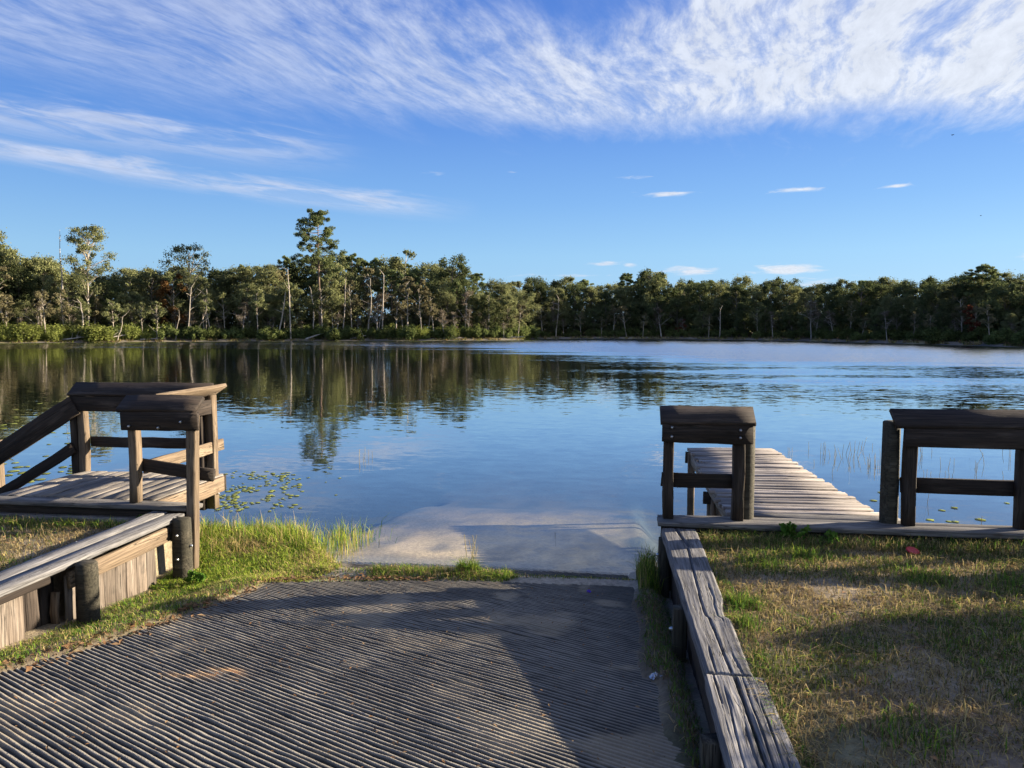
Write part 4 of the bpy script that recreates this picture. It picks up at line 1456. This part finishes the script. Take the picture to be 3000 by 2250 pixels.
# ------------------------------------------------------------------ grass
def blades(name, pts, hmin, hmax, width, cols, colw, rng, lean=.5, label=None, curl=.5):
    """many grass blades (two segments each) in one mesh; cols = natural blade colours with weights (n,k)"""
    n = len(pts)
    h = hmin + (hmax - hmin) * rng.random(n) ** 1.6
    if np.ndim(hmax):
        h = hmin + (hmax - hmin) * rng.random(n)
    a = rng.uniform(0, 2 * np.pi, n)
    ln = np.abs(rng.normal(0, lean, n)) + .05
    dx, dy = np.cos(a), np.sin(a)
    b = a + np.pi / 2 + rng.normal(0, .6, n)
    wx, wy = np.cos(b) * width * .5 * rng.uniform(.6, 1.4, n), np.sin(b) * width * .5 * rng.uniform(.6, 1.4, n)
    base = np.asarray(pts, float)
    m = base + np.column_stack([dx * h * .5 * ln * .6, dy * h * .5 * ln * .6, h * .58])
    tip = base + np.column_stack([dx * h * ln * (1 + curl), dy * h * ln * (1 + curl), h * np.clip(1 - .35 * ln, .25, 1)])
    w0 = np.column_stack([wx, wy, np.zeros(n)])
    V = np.stack([base - w0, base + w0, m + w0 * .8, m - w0 * .8, tip], 1).reshape(-1, 3)
    o = np.arange(n)[:, None] * 5
    Q = np.concatenate([o + np.array([[0, 1, 2, 3]])])
    T = np.concatenate([o + np.array([[3, 2, 4]])])
    cols = np.asarray(cols, float)
    colw = np.asarray(colw, float)
    if colw.ndim == 1:
        pick_ = rng.choice(len(cols), n, p=colw / colw.sum())
    else:
        cw = np.cumsum(colw / colw.sum(1, keepdims=True), 1)
        pick_ = (rng.random(n)[:, None] > cw).sum(1).clip(0, len(cols) - 1)
    c = cols[pick_] * rng.uniform(.75, 1.25, n)[:, None]
    me = mesh_np(name, V, [Q, T], mat=M['blade'], cols=np.repeat(c, 5, axis=0))
    return tag(link(name, me), label, 'grass', kind='stuff')


def scatter(n, x0, x1, y0, y1, rng, test=None):
    x = rng.uniform(x0, x1, n); y = rng.uniform(y0, y1, n)
    if test is not None:
        k = test(x, y)
        x, y = x[k], y[k]
    return np.column_stack([x, y, ground_z(x, y) - .005])


GREEN, LIME, OLIVE, STRAW, TAN, BROWN = (.10, .19, .028), (.30, .37, .055), (.105, .115, .038), (.42, .33, .14), (.30, .235, .125), (.16, .11, .06)
rg = np.random.default_rng(5)
# right lawn: mown dry turf, thin and patchy
def lawn(n, x0, x1, y0, y1, test, name, label, green_bias=0.0, hs=1.0):
    p = scatter(n, x0, x1, y0, y1, rg, test)
    g1 = fbm(p[:, 0] * 1.5, p[:, 1] * 1.5, 61)
    g2 = fbm(p[:, 0] * 4, p[:, 1] * 4, 62)
    gr = np.clip(sstep(g1, .46, .66) + green_bias, 0, 1)
    bare = sstep(g2, .52, .72) * (1 - gr)
    keep = rg.random(len(p)) > bare * .75
    p, gr, g2 = p[keep], gr[keep], g2[keep]
    W = np.column_stack([.20 * gr, .06 * gr, .28 + .45 * gr, .45 * (1 - gr) + .14, .95 * (1 - gr) + .34, .30 * (1 - gr) + .08])
    hm = (.030 + .055 * rg.random(len(p)) ** 2 + .035 * gr * rg.random(len(p)) + .05 * (rg.random(len(p)) < .02)) * hs
    return blades(name, p, .012, hm, .0055, [GREEN, LIME, OLIVE, STRAW, TAN, BROWN], W, rg, lean=.95, label=label)


lawn(120000, .62, 4.9, 2.4, 6.76, lambda x, y: (x < .62 + .75 * np.maximum(y, 2.6)) & (x > .735 + .03 * np.sin(y * 9)), 'lawn_grass', 'dry patchy mown grass between the split cap wall and the bulkhead')
lawn(30000, 4.9, 9.5, 1.5, 6.76, None, 'lawn_grass', 'dry mown grass in front of the leafy bushes')
lawn(46000, -8.6, -4.33, 3.6, 6.66, None, 'lawn_grass', 'yellowing grass between the tan plank wall and the deck', .15, 1.15)
# taller unmown edge along the bulkhead and the caps
p = scatter(9000, .75, 5.2, 6.45, 6.72, rg)
blades('edge_grass', p, .03, .13, .005, [GREEN, OLIVE, STRAW, TAN], [.3, .35, .2, .25], rg, lean=.6, label='uncut grass fringe along the foot of the lawn bulkhead')
p = scatter(4200, -8, -4.35, 6.48, 6.66, rg)
blades('edge_grass', p, .03, .12, .005, [GREEN, LIME, STRAW, TAN], [.4, .2, .2, .25], rg, lean=.6, label='uncut grass fringe under the front beam of the deck')
p = np.concatenate([scatter(2600, .70, .82, 2.6, 6.7, rg)])
blades('edge_grass', p, .02, .08, .005, [GREEN, OLIVE, STRAW, TAN], [.35, .35, .2, .25], rg, lean=.7, label='grass fringe against the split cap boards')
cl = np.concatenate([np.random.default_rng(k).normal((cx_, cy_), sp, (n, 2)) for k, (cx_, cy_, sp, n) in enumerate(((.83, 5.0, .07, 500), (.78, 4.6, .05, 250), (2.2, 5.75, .12, 380), (2.75, 5.7, .14, 420), (2.5, 4.5, .2, 500), (1.5, 6.2, .10, 300), (1.1, 5.9, .12, 350), (3.0, 3.6, .25, 500), (1.3, 3.4, .1, 200)))])
cl = cl[(cl[:, 0] > .74) & (cl[:, 1] < 6.7)]
blades('grass_tuft', np.column_stack([cl, ground_z(cl[:, 0], cl[:, 1])]), .04, .11, .005, [GREEN, LIME, OLIVE], [.6, .15, .3], rg, lean=.6, label='greener tufts of grass scattered over the dry lawn')

# left bank: tall bright grass out to the water
def bank_test(x, y):
    z = ground_z(x, y)
    lx = np.interp(y, [6.1, 6.35, 6.8, 7.2, 7.6, 8.4], [-3.05, -2.80, -2.5, -2.72, -3.05, -3.7])
    return (z > -.07) & (x < lx + .15 * (fbm(x * 5, y * 5, 71) - .5)) & ~((x < -4.1) & (y < 6.95))


p = scatter(52000, -4.75, -2.2, 6.15, 8.5, rg, bank_test)
q = fbm(p[:, 0] * 2.2, p[:, 1] * 2.2, 72)
yel = sstep(p[:, 0] + 1.2 * (q - .5), -3.6, -2.9)
dead = np.exp(-(((p[:, 0] + 3.75) / .3) ** 2 + ((p[:, 1] - 7.35) / .22) ** 2))
W = np.column_stack([.40 * (1 - yel) + .05, .62 * (1 - dead) + .1, .10 + 0 * q, .08 + .45 * yel + 1.8 * dead, .04 + .2 * yel + .4 * dead])
tall = .06 + .32 * sstep(p[:, 1], 6.6, 7.9) * (.4 + .9 * q) * rg.random(len(p)) ** .6
blades('bank_grass', p, .03, tall, .0065, [GREEN, LIME, OLIVE, STRAW, TAN], W, rg, lean=.55, label='tall sunlit yellow-green grass on the bank beside the lily pads')
# seed stalks at the water edge
p = scatter(900, -4.5, -2.7, 7.5, 8.45, rg, lambda x, y: (ground_z(x, y) > -.14) & (ground_z(x, y) < .12))
blades('bank_grass', p, .16, .40, .006, [LIME, STRAW, GREEN], [.5, .35, .2], rg, lean=.22, label='upright seeding grass stalks at the lip of the bank', curl=.2)
p = scatter(420, -3.3, -2.45, 8.05, 8.95, rg, lambda x, y: rg.random(len(x)) < np.exp(-((x + 2.95) / .28) ** 2 - ((y - 8.35) / .25) ** 2))
p[:, 2] = np.minimum(p[:, 2], -.02)
blades('water_grass', p, .12, .34, .006, [GREEN, LIME, OLIVE], [.5, .3, .3], rg, lean=.8, label='sparse grass leaning out of the shallow water off the bank')
# strip between slab and the tan wall
p = scatter(26000, -3.98, -2.95, 2.2, 6.5, rg, lambda x, y: (x < ramp_left(y) + .04 - .10 * rg.random(len(x)) ** 2) & (x > -4.02))
q = fbm(p[:, 0] * 3, p[:, 1] * 3, 73)
W = np.column_stack([.75 * q, .45 * q, .3 + 0 * q, .35 * (1 - q), .35 * (1 - q), .18 * (1 - q)])
blades('verge_grass', p, .02, .035 + .055 * q * rg.random(len(p)), .005, [GREEN, LIME, OLIVE, STRAW, TAN, BROWN], W, rg, lean=.8, label='short green grass verge between the tan plank wall and the ramp')
# tuft line across the head of the slab
def mid_test(x, y):
    c = np.interp(x, [-3, -2.2, -1.5, -.9, -.4, .3], [6.5, 6.72, 6.80, 6.80, 6.84, 6.88])
    w_ = np.interp(x, [-3, -2.2, -1.6, -1.0, -.8, .0, .35], [.25, .16, .15, .13, .05, .045, .06]) * (.7 + .6 * fbm(x * 5, y * 0, 74))
    return np.abs(y - c) < w_


p = scatter(26000, -2.9, .4, 6.4, 7.05, rg, mid_test)
q = fbm(p[:, 0] * 3.3, p[:, 1] * 3.3, 75)
den = np.where((p[:, 0] > -2.25) & (p[:, 0] < -.85), 1.0, .38)
kk = rg.random(len(p)) < den
p, q = p[kk], q[kk]
W = np.column_stack([.7 * q + .1, .4 * q, .25 + 0 * q, .3 * (1 - q), .3 * (1 - q), .15 * (1 - q)])
hm = np.where((p[:, 0] > -2.2) & (p[:, 0] < -.9), .05 + .07 * rg.random(len(p)), .02 + .03 * rg.random(len(p)))
blades('ramp_tuft', p, .02, hm, .005, [GREEN, LIME, OLIVE, STRAW, TAN, BROWN], W, rg, lean=.7, label='grass rooted in the joint between ramp slab and waterline slab')
p = scatter(500, -1.42, -1.22, 6.78, 6.92, rg)
blades('ramp_tuft', p, .10, .20, .004, [GREEN, LIME, OLIVE], [.5, .3, .3], rg, lean=.4, label='taller spiky tuft in the ramp joint')
# foot of the right wall
p = scatter(6500, .12, .45, 2.3, 7.1, rg, lambda x, y: x > ramp_right(y) - .03 + .06 * rg.random(len(x)))
blades('verge_grass', p, .02, .065, .005, [GREEN, OLIVE, TAN, BROWN], [.35, .4, .2, .2], rg, lean=.8, label='shaded grass along the foot of the split cap wall')
p = scatter(700, .22, .40, 6.45, 7.2, rg)
blades('verge_grass', p, .12, .34, .005, [GREEN, LIME, OLIVE, STRAW], [.45, .25, .3, .15], rg, lean=.25, label='tall grass tuft beside the corner post at the waterline')


# ------------------------------------------------------------------ fallen leaves and litter
def leaf_scatter(name, pts, size, rng, label, mat='dryleaf'):
    n = len(pts)
    a = rng.uniform(0, 6.283, n)
    t = np.column_stack([np.cos(a), np.sin(a), rng.normal(0, .25, n)])
    b = np.column_stack([-np.sin(a), np.cos(a), rng.normal(0, .25, n)])
    s = (size * rng.uniform(.5, 1.3, n))[:, None]
    up = np.array([0, 0, 1.0])
    c = np.asarray(pts) + up * .008
    V = np.stack([c - t * s * .5, c + b * s * .22 + up * s * .12, c + t * s * .5 + up * s * .05, c - b * s * .22 + up * s * .12], 1).reshape(-1, 3)
    V4 = np.arange(n)[:, None] * 4
    T = np.concatenate([V4 + np.array([[0, 3, 2]]), V4 + np.array([[0, 2, 1]])])
    return tag(link(name, mesh_np(name, V, T, mat=M[mat])), label, 'leaves', kind='stuff')


def on_ramp(x, y, up=.04):
    return np.column_stack([x, y, ramp_plane(y) + up])


yy = rg.uniform(2.6, 6.3, 520); xx = ramp_left(yy) + np.abs(rg.normal(0, .09, 520)) - .05
leaf_scatter('fallen_leaves', np.column_stack([xx, yy, np.maximum(ground_z(xx, yy), ramp_plane(yy) + .035)]), .05, rg, 'brown fallen leaves gathered along the grassy edge of the ramp')
xx = rg.uniform(-3.0, -1.6, 260); yy = np.interp(xx, [-3.0, -2.0, -1.2], [6.3, 6.53, 6.62]) + rg.normal(0, .05, 260)
leaf_scatter('fallen_leaves', on_ramp(xx, yy, .035), .05, rg, 'reddish fallen leaves at the head of the ramp slab')
xx = rg.uniform(-3.2, .3, 900); yy = rg.uniform(2.4, 6.5, 900)
leaf_scatter('leaf_fragments', on_ramp(xx, yy), .022, rg, 'pale leaf crumbs strewn over the ramp grooves')
xx = rg.uniform(.85, 4.6, 260); yy = rg.uniform(2.4, 6.5, 260)
leaf_scatter('leaf_fragments', np.column_stack([xx, yy, ground_z(xx, yy) + .01]), .04, rg, 'dry leaf scraps on the lawn')
xx = rg.uniform(-7, -4.4, 160); yy = rg.uniform(4.2, 6.4, 160)
leaf_scatter('leaf_fragments', np.column_stack([xx, yy, ground_z(xx, yy) + .01]), .05, rg, 'dry leaves in the grass behind the tan wall')

# dry sedge and drift litter along the far bank
aa = rg.uniform(az_of(-80), az_of(3080), 26000)
bb = np.abs(rg.normal(.2, 1.3, 26000))
rr = Rshore(aa) + bb
xx, yy = rr * np.sin(np.radians(aa)), rr * np.cos(np.radians(aa))
cl = fbm(aa * 2.3, bb * .3, 95)
kk = cl > .45
W = np.column_stack([.2 + .5 * (cl[kk] > .55), .15 + 0 * cl[kk], .5 * (cl[kk] < .6), .5 + 0 * cl[kk], .45 + 0 * cl[kk]])
blades('bank_sedge', np.column_stack([xx, yy, ground_z(xx, yy)])[kk], .10, .18 + .5 * rg.random(kk.sum()) ** 2, .07, [OLIVE, LIME, STRAW, TAN, BROWN], W, rg, lean=.8, label='dry sedge and drift litter fringing the far bank')

# a crumpled clear wrapper on the ramp
def crumple(name, loc, sx, sy, sz, mat, label, cat, seed):
    rg_ = np.random.default_rng(seed)
    n = 9
    u, v = np.meshgrid(np.linspace(-1, 1, n), np.linspace(-1, 1, n))
    z = np.abs(rg_.normal(0, .5, u.shape)) * (1 - .6 * (u * u + v * v) / 2)
    V = np.stack([u * sx * (1 - .2 * v * v) + rg_.normal(0, sx * .06, u.shape), v * sy * (1 - .25 * u * u) + rg_.normal(0, sy * .06, u.shape), z * sz], -1).reshape(-1, 3)
    k = np.arange(n * n).reshape(n, n)
    q = np.stack([k[:-1, :-1], k[:-1, 1:], k[1:, 1:], k[1:, :-1]], -1).reshape(-1, 4)
    o = link(name, mesh_np(name, V, q, mat=mat))
    o.location = loc
    return tag(o, label, cat)


def plastic():
    m, g, out = new_mat('clear_plastic')
    gl = g.node('ShaderNodeBsdfGlossy'); gl.inputs['Roughness'].default_value = .12
    df = g.node('ShaderNodeBsdfDiffuse'); df.inputs[0].default_value = (.55, .58, .62, 1)
    tr = g.node('ShaderNodeBsdfTransparent')
    m1 = g.node('ShaderNodeMixShader'); m1.inputs[0].default_value = .45
    g.l.new(gl.outputs[0], m1.inputs[1]); g.l.new(df.outputs[0], m1.inputs[2])
    m2 = g.node('ShaderNodeMixShader'); m2.inputs[0].default_value = .3
    g.l.new(m1.outputs[0], m2.inputs[1]); g.l.new(tr.outputs[0], m2.inputs[2])
    g.l.new(m2.outputs[0], out.inputs[0])
    return m


M['plastic'] = plastic()
pp = P(1926, 2002, .30)
crumple('plastic_wrapper', (pp.x, pp.y, ramp_plane(pp.y) + .035), .045, .035, .035, M['plastic'], 'crumpled clear plastic wrapper on the ramp below the split cap wall', 'litter', 4)
# red flying-disc shaped lid in the grass
pp = P(2673, 1622, .56)
n = 20
a = np.linspace(0, 2 * np.pi, n, endpoint=False)
V = np.concatenate([np.column_stack([r_ * np.cos(a), r_ * np.sin(a), np.full(n, z_)]) for r_, z_ in ((.060, 0), (.064, .006), (.060, .013), (.045, .010), (.02, .011))])
k = np.arange(n)
Q = np.concatenate([np.column_stack([j * n + k, j * n + (k + 1) % n, (j + 1) * n + (k + 1) % n, (j + 1) * n + k]) for j in range(4)])
o = link('red_disc', mesh_np('red_disc', V, [Q, np.array([4 * n + k])], mat=M['red_plastic']))
o.location = (pp.x, pp.y, gz(pp.x, pp.y) + .035)
o.rotation_euler = (R(18), R(8), 0)
o.scale = (.8, .8, .8)
tag(o, 'red round plastic disc lying in the lawn grass', 'disc')
pp = P(1725, 1744, .10)
crumple('plastic_scrap', (pp.x, pp.y, ramp_plane(pp.y) + .03), .018, .016, .03, M['purple'], 'tiny purple scrap on the ramp near the waterline', 'litter', 9)

# leafy weeds by the bulkhead
def weed(name, x, y, h, label, seed, n=40):
    rg_ = np.random.default_rng(seed)
    W, L = Geo(), Geo()
    cs = []
    for i in range(9):
        e = np.array([rg_.normal(0, h * .45), rg_.normal(0, h * .35), h * rg_.uniform(.4, 1)])
        W.add(*tube(curve((0, 0, -.02), e, rg_, 4, .12), np.linspace(.004, .0015, 4), 4))
        cs.append(e)
    L.add(*leaves(cs, [(h * .22,) * 3] * 9, n // 2, .045, rg_, aspect=.6))
    o = thing(name, (x, y, gz(x, y)), label, 'weed')
    link('stem', W.mesh('stem', M['weed']), o)
    link('foliage', L.mesh('foliage', M['weed']), o)


weed('weed', 1.42, 6.60, .17, 'bright leafy weed at the foot of the bulkhead before the jetty', 1)
weed('weed', 1.78, 6.58, .11, 'low dark weed between the bright weed and the long guard rail', 2)
weed('weed', -4.33, 6.58, .12, 'small weed growing between deck beam and tan wall cap', 3)
weed('weed', -3.72, 6.33, .12, 'low leafy weed round the foot of the corner post of the tan wall', 4)

# ------------------------------------------------------------------ lily pads, water stems, birds
def pad_mesh(seed, r=1.0):
    rg_ = np.random.default_rng(seed)
    n = 13
    a = np.linspace(.18, 2 * np.pi - .18, n)
    rr = r * (1 + rg_.normal(0, .05, n))
    rim = np.column_stack([rr * np.cos(a), rr * .86 * np.sin(a), rg_.uniform(.0, .06, n)])
    V = np.concatenate([[[0.1, 0, .02]], rim, [[0.1, 0, -.03]], rim * [1, 1, 1] - [0, 0, .05]])
    T = np.concatenate([[[0, i + 1, i + 2] for i in range(n - 1)], [[n + 1, n + 3 + i, n + 2 + i] for i in range(n - 1)]])
    S = np.array([[i + 1, n + 2 + i, n + 3 + i, i + 2] for i in range(n - 1)])
    return mesh_np('lily_pad', V, [np.array(T), S], mat=M['pad'])


PADS = [pad_mesh(s_) for s_ in range(4)]
rg = np.random.default_rng(8)


def pads(n, boxes, group, label, smin, smax):
    c = 0
    wsum = sum(b[4] for b in boxes)
    while c < n:
        t = rg.random() * wsum
        for b in boxes:
            t -= b[4]
            if t <= 0:
                break
        px_, py_ = rg.uniform(b[0], b[1]), rg.uniform(b[2], b[3])
        q = P(px_, py_, 0)
        if fbm(np.array([q.x * 2.6]), np.array([q.y * 1.9]), 91)[0] < .44 or gz(q.x, q.y) > -.03:
            continue
        o = link('lily_pad', PADS[c % 4])
        s_ = rg.uniform(smin, smax)
        o.location = (q.x, q.y, .004 + rg.uniform(0, .004))
        o.rotation_euler = (0, 0, rg.uniform(0, 6.28))
        o.scale = (s_, s_, s_ * .35)
        tag(o, label, 'lily pad', group)
        c += 1


pads(280, [(600, 880, 1385, 1490, 5), (640, 870, 1375, 1420, 1.2), (590, 800, 1430, 1500, 3), (860, 1000, 1370, 1460, .15)], 'lily pads off the grassy bank', 'small yellow-green lily pad floating off the grassy bank', .018, .046)
pads(60, [(0, 240, 1280, 1440, 2), (60, 230, 1180, 1290, .8), (0, 60, 1190, 1260, .6)], 'lily pads behind the deck', 'lily pad floating behind the sloping hand rails of the deck', .05, .10)
pads(16, [(2440, 2600, 1440, 1500, 1), (2690, 2970, 1470, 1545, 1.6)], 'lily pads by the bulkhead', 'stray pale lily pad in the open water beside the jetty', .035, .07)


def stems(px_, py_, n, h, spread, seed, label, bent=.25):
    rg_ = np.random.default_rng(seed)
    q = P(px_, py_, 0)
    W = Geo()
    for i in range(n):
        b0 = np.array([rg_.normal(0, spread), rg_.normal(0, spread), -.25])
        e = b0 + np.array([rg_.normal(0, bent * h), rg_.normal(0, bent * h), .25 + h * rg_.uniform(.5, 1)])
        W.add(*tube(curve(b0, e, rg_, 4, .06), np.linspace(.005, .0025, 4), 4))
    o = link('reed_clump', W.mesh('reed_clump', M['reed'], True))
    o.location = (q.x, q.y, 0)
    tag(o, label, 'reeds', 'reed clumps in the lake')


M['reed'] = leafmat('reed_stem', (.20, .17, .08), (.30, .26, .13), (.40, .33, .2), transl=.1, sc=3)
for i, (a_, b_, n_, h_) in enumerate(((2310, 1335, 6, .22), (2381, 1318, 2, .16), (2414, 1330, 8, .28), (2445, 1340, 5, .18), (2468, 1330, 6, .26), (2480, 1345, 7, .26), (2500, 1330, 5, .32), (2525, 1318, 4, .30), (2540, 1312, 2, .1),
                                   (2548, 1368, 9, .22), (2564, 1366, 7, .24), (2581, 1350, 4, .25), (2485, 1375, 6, .06), (2435, 1385, 2, .25), (2390, 1360, 2, .1))):
    stems(a_, b_, (n_ + 1) // 2, h_, .05, 500 + i, 'thin dry reeds standing in the water beyond the jetty')
for i, (a_, b_, n_, h_) in enumerate(((2702, 1340, 3, .3), (2723, 1340, 2, .2), (2745, 1325, 1, .15), (2765, 1370, 3, .2), (2790, 1365, 2, .2), (2840, 1375, 3, .2), (2890, 1362, 2, .25), (2912, 1340, 2, .3), (2930, 1325, 2, .25), (2965, 1345, 3, .25), (2720, 1390, 5, .08), (2780, 1395, 5, .07), (2840, 1390, 2, .2), (2964, 1402, 4, .18), (2722, 1470, 2, .2), (2852, 1525, 2, .15))):
    stems(a_, b_, (n_ + 1) // 2, h_, .05, 540 + i, 'sparse dry reeds seen through the long guard rail')
stems(1062, 1345, 4, .22, .06, 580, 'lone reed sprig in open water off the lily pads')
stems(1085, 1340, 2, .15, .05, 581, 'small reed stub beside the lone sprig')
stems(1385, 1618, 6, .20, .05, 582, 'yellowish reed sprig in the shallows above the ramp', .35)
stems(1620, 1570, 1, .03, .02, 583, 'tiny twig tip in the shaded shallows')

M['weedstem'] = M['reed']


def bird(px_, py_, dist, span, label, rz):
    rg_ = np.random.default_rng(int(px_))
    r = ray(px_, py_)
    t = dist / math.hypot(r[0], r[1])
    V = np.array([(-.5, .12, .12), (-.22, .03, .16), (0, 0, .05), (.22, .03, .16), (.5, .12, .12), (-.45, -.04, .10), (-.2, -.13, .13), (0, -.16, .02), (.2, -.13, .13), (.45, -.04, .10)]) * span
    Qw = np.array([[0, 1, 6, 5], [1, 2, 7, 6], [2, 3, 8, 7], [3, 4, 9, 8]])
    bv, bq = tube(np.array([(0, .22, .03), (0, .12, .02), (0, -.05, 0), (0, -.2, .02), (0, -.34, .03)]) * span, np.array([.01, .05, .065, .04, .015]) * span, 6)
    o = thing('bird', (r[0] * t, r[1] * t, CAMH + r[2] * t), label, 'bird')
    o.rotation_euler = (0, 0, rz)
    link('wings', mesh_np('wings', V, Qw, mat=M['bird']), o)
    link('body', mesh_np('body', bv, bq, mat=M['bird']), o)


bird(2790, 396, 120, .75, 'dark soaring bird below the streaky cloud band', .4)
bird(2873, 632, 140, .55, 'tiny dark bird in clear sky above the shaded shore', 1.2)
